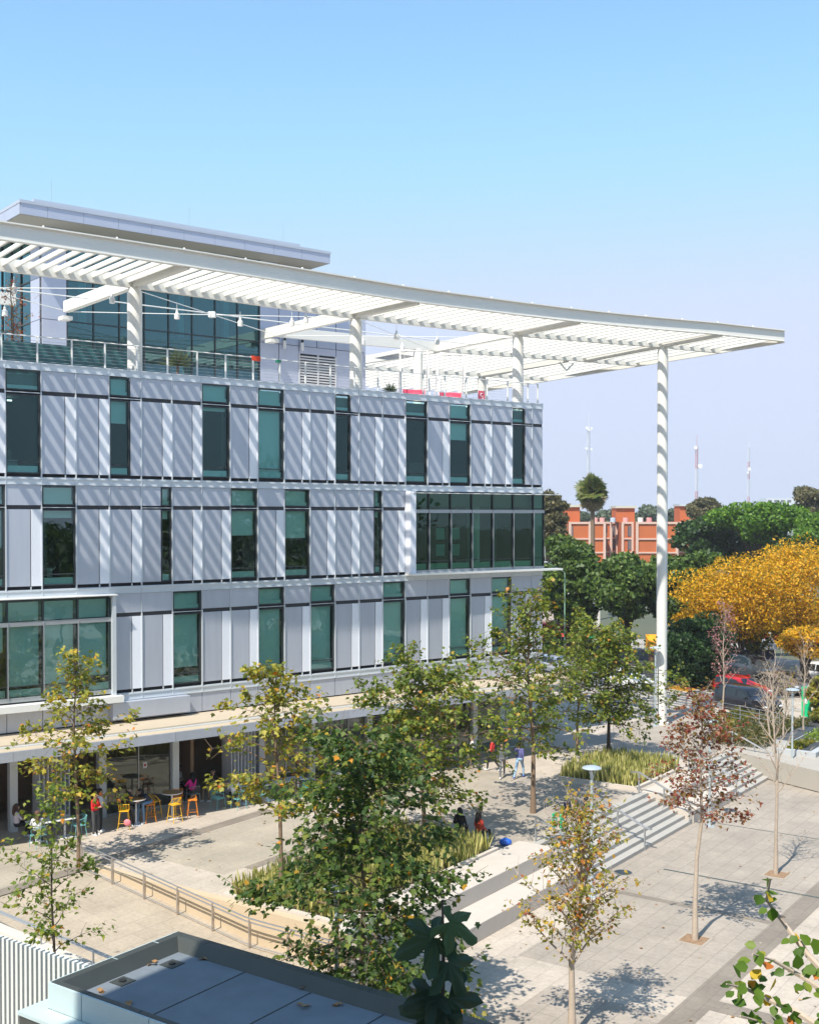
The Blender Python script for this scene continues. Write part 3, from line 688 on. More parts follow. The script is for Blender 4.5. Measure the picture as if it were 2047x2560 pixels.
# louvre panels : every bay a part
def slats(s0,s1,d0,d1,name,zoff=.30,st=.77):
    b=MB(); n=0; k_=max(1,round((s1-s0-.1)/st)); st=(s1-s0)/k_; s=s0+st/2
    while s<s1:
        # visible range inside the edge
        dd=np.linspace(d0,d1,30); ok=[d for d in dd if inside(s,d)]
        if len(ok)>2:
            a,c=min(ok),max(ok); z=cz(s)+zoff
            p=Vector(F(s,c,z)); q=Vector(F(s,a,z)); dr=(q-p).normalized(); sd=Vector((-dr.y,dr.x,0)); up=Vector((0,0,1))
            k=12; n0=len(b.v); mi=b.mi(M_canopy)
            for e in (p,q):
                for j in range(k):
                    t=2*math.pi*j/k; b.v.append(tuple(e+sd*(.070*math.cos(t))+up*(.135*math.sin(t))+sd*(-.05*math.sin(t))))
            for j in range(k):
                jj=(j+1)%k; b.f.append((n0+j,n0+jj,n0+k+jj,n0+k+j)); b.m.append(mi)
            b.f.append(tuple(n0+j for j in range(k))[::-1]); b.m.append(mi); b.f.append(tuple(n0+k+j for j in range(k))); b.m.append(mi)
        s+=st
    if b.v: cb(b,name,smooth=True)
cols_s=[-14.4,-9.6,.9,11.4,22.95,34]
for a,c,st_ in zip(cols_s[:-1],cols_s[1:],(.76,.76,.70,.58,.52)): slats(a,c,-1.15,3.72,'louvre_panel',.30,st_)
for a,c in ((-20,-9.6),(-9.6,.9)): slats(a,c,-8.1,-1.15,'louvre_panel')
for a,c in ((-24,-8.1),(-8.1,2.0)): slats(a,c,-17.9,-8.3,'louvre_panel')
slats(-26,-8,-30,-18.1,'louvre_panel'); slats(-8,6,-30,-18.1,'louvre_panel'); slats(2.2,7,-17.9,-14,'louvre_panel')
for n_,(s,d,z0,r) in enumerate(((22.95,-1.0,17.87,.31),(11.4,-1.0,17.87,.30),(.9,-1.0,17.87,.30),(-9.6,-1.0,0,.31),(2.3,-8.2,17.87,.28),(-8.1,-18.0,LZ,.30))):
    x,y,_=F(s,d); b=MB(); ztop=cz(s)+.02; b.cyl(x,y,z0,ztop-.25,r,M_canopy,28); b.cyl(x,y,ztop-.25,ztop,r,M_canopy,28,r*.8)
    if z0<1: b.cyl(x,y,z0,z0+.12,r+.12,M_canopy,28)
    o=cb(b,'column',smooth=True)
for s,d in ((-8.15,-8.3),(2.0,-18)):
    p=F(s,d,21.5); b=MB()
    for ds_ in (-.5,.5): q=F(s+ds_,d,22.0); b.tube([p,q],.05,M_canopy,6)
    cb(b,'bracket')
for s in (22.95,11.4):
    b=MB(); fbox(b,s-.25,s+.25,-8.9,-8.3,21.55,21.72,M_canopy); cb(b,'flood_light')
b=MB()
for s in np.arange(-12,33,2.7):
    x,y,_=F(s,3.82); b.ell((x,y,cz(s)+.77),(.05,.05,.05),M_canopy,6,4)
cb(b,'cable_studs')
# cross cables and hanging bulbs
t=thing('cable_bracing','thin white cable bracing with small junction boxes under the canopy','cables',F(17,-4.5,21.9))
oc=F(17,-4.5,21.9)
for k,(sA,sB) in enumerate(((22.95,11.4),(11.4,.9),(34,22.95))):
    b=MB(); 
    b.tube([F(sA,-1.2,21.9),F(sB,-8.2,21.9)],.02,M_rw,5); b.tube([F(sA,-8.2,21.9),F(sB,-1.2,21.9)],.02,M_rw,5); 
    b.tube([F((sA+sB)/2-5,-4.7,21.95),F((sA+sB)/2+5,-4.7,21.95)],.03,M_rw,6); b.build('cable',t,None,oc)
    m_=F((sA+sB)/2,-4.7,21.9); b=MB(); b.box(m_[0]-.16,m_[0]+.16,m_[1]-.16,m_[1]+.16,m_[2]-.13,m_[2]+.13,M_rw); b.build('junction_box',t,None,oc)
def at_z(px,py,z):
    a=(px-1023.5)/2914; b_=(1289+2914*math.tan(R(1))-py)/2914; c_,s_=math.cos(R(1)),math.sin(R(1)); d=Vector((a,c_+b_*s_,-s_+b_*c_)); return Vector((0,0,CAMZ))+d*((z-CAMZ)/d.z)
for px_,py_,z_,lab in ((36,722,21.6,'hanging white pendant bulb above the small bare terrace tree'),(13,780,21.0,'white pendant bulb at the left edge of the photo'),(281,748,21.4,'white pendant bulb just left of the first roof column'),(443,788,21.2,'white pendant bulb right of the first roof column'),(601,806,21.2,'white pendant bulb before the right end of the teal curtain wall'),(765,798,21.5,'white pendant bulb just left of the second roof column, higher one'),(730,806,21.4,'white pendant bulb just left of the second roof column, lower one'),(991,838,21.3,'white pendant bulb just right of the junction box in the sky gap'),(907,853,21.2,'leftmost white pendant bulb in the sky gap'),(1006,867,21.2,'lowest white pendant bulb in the sky gap'),(1093,853,21.3,'rightmost white pendant bulb beside the sky gap')):
    p=at_z(px_,py_,z_); t=thing('pendant_light',lab,'lamp',tuple(p),0,'pendant bulbs under the canopy')
    b=MB(); b.tube([(0,0,.18),(0,0,.5)],.01,M_rw,4); b.build('cord',t); b=MB(); b.lathe(0,0,[(.0,.22),(.05,.22),(.06,.1),(.12,.05),(.12,-.17),(.0,-.2)],M_rw,12); b.build('lamp_shade',t,smooth=True)
for s in (11.9,10.1):
    x,y,_=PF(13.6+ (1.15 if s<11 else 0),-.02,0); t=thing('wall_light','white cylinder wall light on the lavender wall, '+('left one' if s>11 else 'right one')+' of the pair','lamp',(x,y,21.75),0,'wall lights on the penthouse')
    b=MB(); b.box(-.05,.05,-.12,.1,.1,.3,M_dark); b.build('bracket',t); b=MB(); b.cyl(0,-.18,-.3,.12,.09,M_rw,12); b.build('lamp_shade',t)
# ================= foliage =================
def mesh_np(name,V,faces_n,Fi,mats,mi=None,parent=None,loc=None):
    """V (n,3); Fi flat loop indices; faces_n loops per face (array)"""
    me=bpy.data.meshes.new(name); nv=len(V); nf=len(faces_n); nl=len(Fi)
    me.vertices.add(nv); me.vertices.foreach_set('co',np.asarray(V,dtype=np.float32).ravel())
    me.loops.add(nl); me.loops.foreach_set('vertex_index',np.asarray(Fi,dtype=np.int32))
    me.polygons.add(nf); st=np.concatenate([[0],np.cumsum(faces_n)[:-1]]).astype(np.int32)
    me.polygons.foreach_set('loop_start',st)
    try: me.polygons.foreach_set('loop_total',np.asarray(faces_n,dtype=np.int32))
    except Exception: pass
    for m in mats: me.materials.append(m)
    if mi is not None: me.polygons.foreach_set('material_index',np.asarray(mi,dtype=np.int32))
    me.update(calc_edges=True); me.validate()
    o=bpy.data.objects.new(name,me); col.objects.link(o)
    if loc: o.location=loc
    if parent: o.parent=parent
    return o
# leaf templates: verts (x across, y along, z up) ; faces
LOBED=(np.array([(0,0,0),(.30,.02,.03),(.26,.22,.05),(.50,.42,.04),(.26,.52,.04),(.16,.72,.03),(0,1,-.06),(-.16,.72,.03),(-.26,.52,.04),(-.50,.42,.04),(-.26,.22,.05),(-.30,.02,.03)]),
       [(0,1,2,3,4,5,6),(0,6,7,8,9,10,11)])
def _curl():
    # broad five lobed leaf with toothed edge, folded and drooping : rings from the stalk point outwards
    n=40; V=[(0,.12,0)]; 
    for i in range(n+1):
        a=-2.55+5.1*i/n; r=(.36+.50*abs(math.cos(a*2.9))**1.5)*(1-.17*abs(a))+.03*math.cos(i*2.6); 
        for q in (.5,1):
            x=math.sin(a)*r*q; y=.12+math.cos(a)*r*q; V.append((x,y,-.30*abs(x)**1.3-.30*y*y*(1 if y>0 else .4)+.05*math.sin(i*1.7)*q))
    f=[]
    for i in range(n):
        b=1+2*i; f.append((0,b+2,b)); f.append((b,b+2,b+3,b+1))
    return np.array(V),f
CURLED=_curl()
OVAL=(np.array([(0,0,0),(.28,.3,.05),(.25,.65,.03),(0,1,-.08),(-.25,.65,.03),(-.28,.3,.05)]),[(0,1,2,3),(0,3,4,5)])
QUAD=(np.array([(-.5,0,0),(.5,0,.0),(.4,.9,.12),(-.4,.9,-.08)]),[(0,1,2,3)])
BLADE=(np.array([(-.5,0,0),(.5,0,0),(.55,.4,.0),(.45,.75,.0),(0,1,0),(-.45,.75,0),(-.55,.4,0)]),[(0,1,2,3,4,5,6)])
def instance(tpl,P,Y,N,size,width=None):
    """P positions, Y leaf axis dirs, N approx normals"""
    tv,tf=tpl; n=len(P)
    Y=Y/np.linalg.norm(Y,axis=1,keepdims=True); X=np.cross(Y,N); X/= (np.linalg.norm(X,axis=1,keepdims=True)+1e-9); Z=np.cross(X,Y)
    sz=np.broadcast_to(np.asarray(size,float),(n,))[:,None,None]; wd=sz if width is None else np.broadcast_to(np.asarray(width,float),(n,))[:,None,None]
    V=P[:,None,:]+X[:,None,:]*tv[None,:,0:1]*wd+Y[:,None,:]*tv[None,:,1:2]*sz+Z[:,None,:]*tv[None,:,2:3]*sz
    k=len(tv); base=(np.arange(n)*k)[:,None]
    loops=np.concatenate([np.array(f) for f in tf]); Fi=(base+loops[None,:]).ravel(); fn=np.tile([len(f) for f in tf],n)
    return V.reshape(-1,3),fn,Fi
L_olive=leafmat('leaves_olive',[(0,(.07,.115,.02)),(.5,(.14,.19,.03)),(.88,(.27,.29,.04)),(.97,(.36,.28,.04)),(1,(.50,.17,.04))])
L_green=leafmat('leaves_green',[(0,(.035,.07,.018)),(.5,(.065,.115,.025)),(.88,(.14,.19,.035)),(.975,(.20,.20,.03)),(1,(.6,.25,.02))])
L_yel=leafmat('leaves_yellowgreen',[(0,(.11,.15,.03)),(.5,(.24,.25,.04)),(.85,(.42,.36,.05)),(.96,(.52,.32,.05)),(1,(.60,.18,.05))])
L_aut=leafmat('leaves_autumn',[(0,(.14,.16,.03)),(.45,(.28,.26,.04)),(.75,(.50,.34,.05)),(.92,(.50,.20,.05)),(1,(.28,.07,.05))])
L_red=leafmat('leaves_red',[(0,(.12,.10,.02)),(.3,(.20,.12,.03)),(.6,(.28,.09,.04)),(.85,(.24,.055,.04)),(1,(.12,.03,.03))])
L_pink=leafmat('leaves_pink',[(0,(.45,.22,.25)),(.6,(.35,.15,.14)),(1,(.20,.10,.07))])
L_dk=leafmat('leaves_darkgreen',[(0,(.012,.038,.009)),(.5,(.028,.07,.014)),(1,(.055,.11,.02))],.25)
L_fic=leafmat('leaves_ficus',[(0,(.022,.055,.011)),(.5,(.065,.12,.02)),(1,(.15,.21,.04))],.25)
L_bri=leafmat('leaves_bright',[(0,(.04,.11,.014)),(.5,(.10,.21,.02)),(1,(.19,.32,.035))],.35)
L_gold=leafmat('leaves_gold',[(0,(.11,.12,.012)),(.2,(.34,.23,.012)),(.6,(.66,.36,.014)),(1,(.82,.48,.018))],.35)
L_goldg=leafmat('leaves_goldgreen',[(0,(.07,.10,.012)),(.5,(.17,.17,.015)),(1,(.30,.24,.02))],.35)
L_euc=leafmat('leaves_eucalyptus',[(0,(.07,.075,.035)),(.5,(.12,.115,.05)),(1,(.19,.15,.07))],.25)
L_far=leafmat('leaves_far',[(0,(.07,.10,.06)),(1,(.13,.16,.09))],.2)
B_bark=mat('bark_brown',(.20,.135,.09),.9,0,.25,12); B_pale=mat('bark_pale',(.42,.34,.27),.9,0,.25,10); B_dark=mat('bark_dark',(.06,.045,.035),.9,0,.2,8)
def limbs(rng,h,c0,prof,n,up,r0,jit=.25,seg=5):
    """returns list of branch polylines with radii, plus twig tip sample points"""
    out=[]; tips=[]
    wob=[rng.uniform(-.03,.03,2)*h*.4 for _ in range(6)]
    tz=np.linspace(0,h,7); tx=np.concatenate([[0,0],np.cumsum(rng.normal(0,.012*h,5))]); ty=np.concatenate([[0,0],np.cumsum(rng.normal(0,.012*h,5))])
    trunk=[(tx[i],ty[i],tz[i]) for i in range(7)]; tr=[r0*(1-.82*(z/h)) for z in tz]; tr[0]*=1.25
    for i in range(n):
        f=(i+.5)/n; z=c0+(h-c0)*f**.9*.97; az=i*2.399+rng.uniform(-.4,.4); L=prof(f)*rng.uniform(1-jit,1+jit)
        x0=np.interp(z,tz,tx); y0=np.interp(z,tz,ty); u=up(f)
        d=np.array([math.cos(az)*math.cos(u),math.sin(az)*math.cos(u),math.sin(u)])
        pts=[np.array([x0,y0,z])]; k=5
        for j in range(1,k+1):
            d2=d+np.array([0,0,-.10*j*(.5+.5*math.cos(u))])+rng.normal(0,.10,3); d2/=np.linalg.norm(d2); pts.append(pts[-1]+d2*L/k)
        rb=max(.010,r0*.38*(1-f*.6)); out.append((pts,[rb*(1-.85*j/k) for j in range(k+1)]))
        for j in range(1,k+1):
            m=2 if L>.6 else 1
            for q in range(m):
                a2=rng.uniform(0,2*math.pi); dd=(pts[j]-pts[j-1]); dd/=np.linalg.norm(dd); rr=rng.normal(0,1,3); rr-=rr@dd*dd; rr/=np.linalg.norm(rr)
                tl=L*rng.uniform(.16,.38)*(1.15-.1*j); td=dd*.5+rr*.8+np.array([0,0,.12]); td/=np.linalg.norm(td)
                e=pts[j]+td*tl; out.append(([pts[j],pts[j]+td*tl*.5+rng.normal(0,.02,3),e],[rb*.3,rb*.2,.004])); tips.append((pts[j],e))
            tips.append((pts[j-1],pts[j]))
    tips.append((np.array(trunk[-2]),np.array(trunk[-1])))
    return trunk,tr,out,tips
def plaza_tree(label,base,h,c0,prof,nl,up,r0,nleaf,lsize,lm,bm,seed,tpl=LOBED,droop=.35,spread=.13,cat='tree',group='young trees on the plaza',bare=False,name='plaza_tree'):
    rng=np.random.default_rng(seed)
    t=thing(name,label,cat,base,0,group); nleaf=int(nleaf*1.6); nl=int(nl*1.15)
    trunk,tr,br,tips=limbs(rng,h,c0,prof,nl,up,r0)
    b=MB(); b.tube(trunk,tr,bm,10)
    b.build('trunk',t,smooth=True)
    b=MB()
    for pts,rd in br: b.tube(pts,rd,bm,5,False)
    b.build('branches',t,smooth=True)
    if nleaf:
        A=np.array([a for a,_ in tips]); B=np.array([c for _,c in tips]); ln=np.linalg.norm(B-A,axis=1)+.08; ln=ln*(rng.gamma(.55,1,len(ln))+.06)
        idx=rng.choice(len(A),nleaf,p=ln/ln.sum()); f=(rng.uniform(0,1,nleaf)**.6)[:,None]
        P=A[idx]+(B[idx]-A[idx])*f+rng.normal(0,spread,(nleaf,3))*np.array([1,1,.7])
        ctr=np.array([0,0,0]); out=P*np.array([1,1,0]); out/= (np.linalg.norm(out,axis=1,keepdims=True)+1e-6)
        Y=out*.8+rng.normal(0,.55,(nleaf,3))+np.array([0,0,-droop]); N=np.array([0,0,1.])+rng.normal(0,.45,(nleaf,3))
        sz=lsize*rng.uniform(.65,1.25,nleaf)
        V,fn,Fi=instance(tpl,P,Y,N,sz,sz*1.05)
        mesh_np('crown',V,fn,Fi,[lm],None,t)
    return t
rnd=lambda f:1-abs(2*f-1)
def dome(w,lo=.35,pk=.3): return lambda f:w*((lo+(1-lo)*min(1,f/pk)) if f<pk else max(.22,(1-(f-pk)/(1-pk)))**.5)
def tz_(u,v): return W(u,v,0)
U1=lambda f:R(18+35*f)
plaza_tree('young yellow green tree in front of the cafe at the left',W(-11.65,-.35,0),7.4,2.3,dome(1.75,.7,.35),26,U1,.075,1250,.17,L_yel,B_bark,1)
plaza_tree('thin young green tree behind the slat fence at the lower left',W(-4.4,-7.0,LZ),6.3,1.6,dome(1.45,.8,.35),22,lambda f:R(35+20*f),.045,600,.14,leafmat('leaves_fresh',[(0,(.08,.13,.02)),(.6,(.15,.21,.03)),(.92,(.26,.28,.04)),(1,(.5,.2,.03))]),B_dark,2)
plaza_tree('yellow green tree at the left end of the near snake plant bed',W(-3.8,1.35,.1),7.2,2.4,dome(2.0,.8,.35),26,U1,.08,1500,.17,L_yel,B_bark,3)
plaza_tree('large leafy green tree closest in the middle, with scattered orange leaves',W(3.1,-3.4,LZ),7.7,.9,dome(3.15,.95,.3),50,lambda f:R(4+42*f),.09,6000,.17,L_green,B_bark,4,spread=.17)
plaza_tree('olive green tree rising from the far end of the near snake plant bed',W(-3.2,8.6,.1),6.6,1.8,dome(3.2,.9,.4),48,lambda f:R(6+40*f),.10,4300,.165,L_olive,B_bark,5)
plaza_tree('olive tree with reddish trunk on the plaza in front of the walking people',W(-2.4,15.4,0),8.7,2.7,dome(3.0,.75,.35),42,lambda f:R(12+45*f),.11,2900,.17,L_olive,B_bark,6)
plaza_tree('tall green tree in the second snake plant bed, left of the tall white column',W(-4.2,26.3,.1),6.5,1.8,dome(3.0,.85,.4),46,lambda f:R(8+40*f),.10,4600,.17,L_olive,B_dark,7)
plaza_tree('slim olive sapling with upright top beside the tree by the white column',W(-6.8,28.0,.0),7.4,3.4,dome(.8,.8,.35),18,lambda f:R(35+40*f),.07,600,.16,L_olive,B_bark,17)
plaza_tree('slender tree with reddish autumn leaves in front of the steps',W(7.43,8.16,LZ),7.7,3.7,dome(1.6,.85,.35),34,lambda f:R(25+25*f),.085,1500,.12,L_red,B_pale,8)
plaza_tree('vase shaped tree with orange and yellow leaves at the bottom right centre',W(7.4,-.15,LZ),5.7,1.7,lambda f:.6+1.3*(1-abs(f-.25)*.9),40,lambda f:R(52+10*f),.10,1400,.115,L_aut,B_pale,9,spread=.10)
plaza_tree('bare pale tree standing in paving at the right edge, no leaves',W(7.36,16.32,LZ),7.9,2.9,lambda f:.5+1.2*(1-f*.6),22,lambda f:R(62+8*f),.075,40,.08,L_red,B_pale,10)
for (x,y,h,s,lm,nl_,lab) in ((18.3,68,7.0,11,L_pink,330,'bare slim tree with pink blossom beside the street railing'),(19.5,63,3.9,12,L_pink,0,'bare twiggy tree left of the far right lamp'),(22.0,65.0,5.4,13,L_pink,0,'bare twiggy tree next to the green bin at the right'),(20.4,63.5,3.6,14,L_aut,60,'small bare sapling with a few leaves behind the hedge')):
    plaza_tree(lab,(x,y,-.1),h,h*.3,lambda f:.4+1.1*(1-f*.6),20,lambda f:R(60+8*f),.06,nl_,.13,lm,B_pale,s,tpl=OVAL,group='bare street side trees')
# tree pits
for v in (8.16,16.32,-.15):
    b=MB(); b.box(6.93,7.87,v-.47,v+.47,LZ+.005,LZ+.014,mat('pit_edge',(.36,.315,.26),.8)); b.box(7.03,7.77,v-.37,v+.37,LZ+.012,LZ+.02,mat('pit_soil',(.27,.17,.10),.95,0,.5,9)); struct(uvobj(b,'tree_pit'))
# foreground near foliage
def near_shoot(label,base,tipz,pts,leaves,lm,seed,size,bm):
    t=thing('leafy_shoot',label,'branch',base,0,None); b=MB()
    for p,r in pts: b.tube(p,r,bm,6)
    b.build('stem',t,smooth=True); rng=np.random.default_rng(seed)
    P=np.array([l[0] for l in leaves]); Y=np.array([l[1] for l in leaves]); N=np.array([l[2] for l in leaves])
    V,fn,Fi=instance(CURLED,P,Y,N,np.array([l[3] for l in leaves]),np.array([l[3] for l in leaves])*1.25); mesh_np('leaves',V,fn,Fi,[lm],None,t)
def CP(px,py,Y):  # point on a given depth seen in the photograph
    a=(px-1023.5)/2914; bb_=(1289+2914*math.tan(R(1))-py)/2914; c,s=math.cos(R(1)),math.sin(R(1))
    d=Vector((a,c+bb_*s,-s+bb_*c)); return Vector((0,0,CAMZ))+d*(Y/d.y)
bs=CP(1110,2620,6.0)
st=[CP(1105,2250,6.05)-bs,CP(1108,2330,6.0)-bs,CP(1108,2450,6.0)-bs,CP(1100,2620,6.0)-bs,Vector((0,0,-3.0)),Vector((.1,.1,-9))]
lv=[]
rng=np.random.default_rng(5)
for (px,py,s,ax,az_) in ((1100,2340,.26,-1,-.18),(1112,2300,.20,.9,-.35),(1112,2395,.22,.65,-.85),(1095,2485,.20,-1,-.1),(1115,2480,.27,.35,-.95),(1085,2520,.24,-.5,-.85)):
    p=CP(px,py,6.0)-bs; lv.append((np.array(p),np.array([ax,-.25,az_]),np.array([.1,-.5,.9]),s))
near_shoot('dark leafy shoot very close to the camera at the bottom centre',tuple(bs),0,[([tuple(q) for q in st],[.006,.008,.011,.014,.03,.04])],lv,leafmat('leaves_shade',[(0,(.012,.030,.014)),(.6,(.022,.050,.018)),(1,(.05,.085,.02))],.2),5,.2,B_dark)  # leaf greens darkened, so part of the shade sits in the colour
def branchy(label,stems,Y0,n,lm,seed,size):
    bs=CP(stems[0][-1][0],stems[0][-1][1],Y0); rng=np.random.default_rng(seed); b=MB(); lv=[]
    for st in stems:
        pts=[CP(x,y,Y0+.25*math.sin(i))-bs for i,(x,y) in enumerate(st)]
        b.tube([tuple(p) for p in pts],[.006+.006*i for i in range(len(pts))],B_pale,6)
        for i in range(len(pts)-1):
            for j in range(n):
                f=rng.uniform(0,1); p=pts[i]+(pts[i+1]-pts[i])*f; y=rng.normal(0,1,3); y[2]-=.4
                lv.append((np.array(p)+rng.normal(0,.045,3)*np.array([1,1,1]),y,np.array([0,-.5,1])+rng.normal(0,.4,3),size*rng.uniform(.7,1.2)))
    t=thing('leafy_branch',label,'branch',tuple(bs),0,None); b.build('stem',t,smooth=True)
    A=[np.array([l[k] for l in lv]) for k in range(4)]; V,fn,Fi=instance(OVAL,A[0],A[1],A[2],A[3],A[3]*1.35); mesh_np('leaves',V,fn,Fi,[lm],None,t)
L_near=leafmat('leaves_near',[(0,(.05,.11,.015)),(.7,(.12,.20,.025)),(.85,(.20,.25,.03)),(.93,(.6,.40,.03)),(1,(.5,.12,.03))],.4)
branchy('close green branch reaching up at the right edge of the photo',[[(1925,2195),(1915,2250),(1960,2310),(2020,2390),(2090,2460),(2150,2640)],[(2000,2350),(2030,2400),(2100,2450)]],8.5,5,L_near,21,.10)
branchy('close green and yellow branch in the bottom right corner of the photo',[[(1815,2460),(1860,2470),(1920,2500),(1990,2530),(2080,2590),(2160,2700)],[(1880,2385),(1930,2400),(2000,2440),(2060,2480),(2130,2560)],[(1850,2540),(1920,2560),(2000,2600),(2160,2700)]],8.2,8,L_near,22,.10)
# ---------- far trees ----------
def big_tree(name,label,x,y,ztop,zbot,w,lm,seed,n=5000,ls=.42,clumps=22,trunk=True,bark=None,base=-.2,group=None,flat=1.0,tpl=QUAD,tr=.3,openness=.0):
    n=int(n*1.7); rng=np.random.default_rng(seed); t=thing(name,label,'tree',(x,y,base),0,group)
    H=ztop-zbot; zc=(ztop+zbot)/2-base
    C=rng.normal(0,1,(clumps,3)); C/=np.linalg.norm(C,axis=1,keepdims=True); C*=rng.uniform(.45,1.0,(clumps,1))**.6
    clumps=int(clumps*1.5); C=rng.normal(0,1,(clumps,3)); C/=np.linalg.norm(C,axis=1,keepdims=True); C*=rng.uniform(.35,1.05,(clumps,1))**.5; cr=rng.uniform(.09,.25,clumps)*min(w,H*1.3)
    C=C*np.array([w/2-cr.mean()*.6,w/2-cr.mean()*.6,H/2-cr.mean()*.6])+np.array([0,0,zc])
    k=rng.choice(clumps,n,p=cr**2/(cr**2).sum()); D=rng.normal(0,1,(n,3)); D/=np.linalg.norm(D,axis=1,keepdims=True)
    rr=rng.uniform(.72,1.06,(n,1))*(1+.22*np.sin(D[:,0:1]*7+k[:,None])*np.sin(D[:,2:3]*6+k[:,None]*2))
    P=C[k]+D*rr*cr[k][:,None]*np.array([1.15,1.15,.62*flat])
    N=D+rng.normal(0,.55,(n,3)); Y=rng.normal(0,1,(n,3))+np.array([0,0,-.2])
    sz=ls*.72*rng.uniform(.55,1.3,n); V,fn,Fi=instance(tpl,P,Y,N,sz,sz*.75)
    mesh_np('crown',V,fn,Fi,[lm],None,t)
    b=MB(); bk=bark or B_dark; zt=zc
    b.tube([(0,0,0),(.1,0,zt*.35),(0,.1,zt*.7),(.1,0,zt)],[tr,tr*.8,tr*.6,tr*.3],bk,8)
    b.build('trunk',t,smooth=True); b=MB()
    for i in range(min(9,clumps)):
        c=C[i]; z0=max(.2,(zbot-base))*rng.uniform(.55,.95); b.tube([(0,0,z0),tuple(np.array([c[0]*.45,c[1]*.45,z0+(c[2]-z0)*.5])),tuple(c)],[tr*.5,tr*.3,tr*.1],bk,5)
    b.build('limbs',t,smooth=True); return t
def at(px,py,Y): p=CP(px,py,Y); return p.x,p.y,p.z
def ft(name,label,px,pyt,pyb,wpx,Y,lm,seed,**kw):
    x,y,z1=at(px,pyt,Y); _,_,z0=at(px,pyb,Y); kw.setdefault('group','trees across the street'); return big_tree(name,label,x,y,z1,z0,wpx/2914*Y,lm,seed,**kw)
ft('ficus_tree','dark rounded tree just right of the building corner',1425,1330,1575,160,104,L_fic,31,n=8000)
ft('ficus_tree','broad dense tree left of the tall white column across the street',1568,1375,1560,190,100,L_fic,32,n=9000)
ft('ficus_tree','dense tree right behind the tall white column across the street',1710,1362,1560,190,102,L_fic,33,n=9000)
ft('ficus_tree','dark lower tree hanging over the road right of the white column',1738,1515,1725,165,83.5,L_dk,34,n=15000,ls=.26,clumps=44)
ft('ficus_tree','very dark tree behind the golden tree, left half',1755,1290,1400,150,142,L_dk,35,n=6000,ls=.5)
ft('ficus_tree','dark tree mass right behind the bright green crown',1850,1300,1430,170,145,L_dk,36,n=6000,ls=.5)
ft('round_tree','bright green dome shaped tree on the skyline at the right',1900,1247,1365,250,138,L_bri,37,n=10000,ls=.42,clumps=30)
ft('round_tree','bright lime green tree at the right edge of the photo',2060,1272,1380,150,130,L_bri,38,n=5000,ls=.42)
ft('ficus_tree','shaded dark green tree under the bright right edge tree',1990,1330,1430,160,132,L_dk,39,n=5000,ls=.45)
ft('golden_tree','large golden yellow tree in the centre right across the street',1850,1372,1600,290,90,L_gold,40,n=12500,ls=.34,clumps=46,tpl=OVAL)
ft('golden_tree','golden yellow tree rising higher at the right edge',2010,1345,1600,280,92,L_gold,41,n=12500,ls=.34,clumps=46,tpl=OVAL)
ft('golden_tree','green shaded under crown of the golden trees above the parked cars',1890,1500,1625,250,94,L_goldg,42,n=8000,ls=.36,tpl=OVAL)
ft('golden_tree','low golden bough just right of the white column',1735,1520,1590,120,88,L_gold,43,n=3000,ls=.36,tpl=OVAL,tr=.15)
ft('golden_tree','golden bough hanging over the white car at the right edge',2010,1560,1650,130,82,L_gold,44,n=3500,ls=.34,tpl=OVAL,tr=.35)
ft('eucalyptus_tree','brownish loose eucalyptus beside the building corner on the skyline',1368,1222,1370,95,135,L_euc,45,n=6000,ls=.4)
ft('eucalyptus_tree','tall loose eucalyptus on the skyline at the right edge',2022,1200,1300,85,165,L_euc,46,n=3500,ls=.45,clumps=14,bark=B_pale)
ft('eucalyptus_tree','round grey green tree on the skyline right of the white column',1757,1242,1310,78,190,L_euc,47,n=4500,ls=.5)
for i,(px,pt_,pb_,wp,lab) in enumerate(((1430,1262,1310,40,'tiny far tree near the palm, left'),(1512,1275,1315,46,'far tree on the skyline right of the palm'),(1545,1268,1312,30,'narrow far tree right of the palm'),(1632,1262,1312,62,'far grey green tree left of the white column'),(1690,1265,1318,52,'far grey green tree right of the white column'),(1718,1272,1318,44,'far tree between the column and the third brick rooftop box'),(1815,1272,1310,60,'far tree behind the third red and white mast'),(1960,1270,1300,50,'far dark tree left of the tall eucalyptus'),(1455,1280,1310,36,'small far tree behind the palm trunk'),(1590,1285,1318,60,'low far tree between the brick rooftop boxes'))):
    ft('far_tree',lab,px,pt_,pb_,wp,300,L_far,60+i,n=1500,ls=.9,clumps=10,tr=.3,group='far trees on the skyline')
ft('shrubby_tree','yellowish green shrubby tree at the right edge near the green bin',2048,1680,1815,60,70,L_yel,75,n=3500,ls=.2,group='street side shrubs')
ft('ficus_tree','small green street tree left of the bus stop behind the olive crowns',1385,1570,1700,60,96,L_fic,76,n=2500,ls=.35)
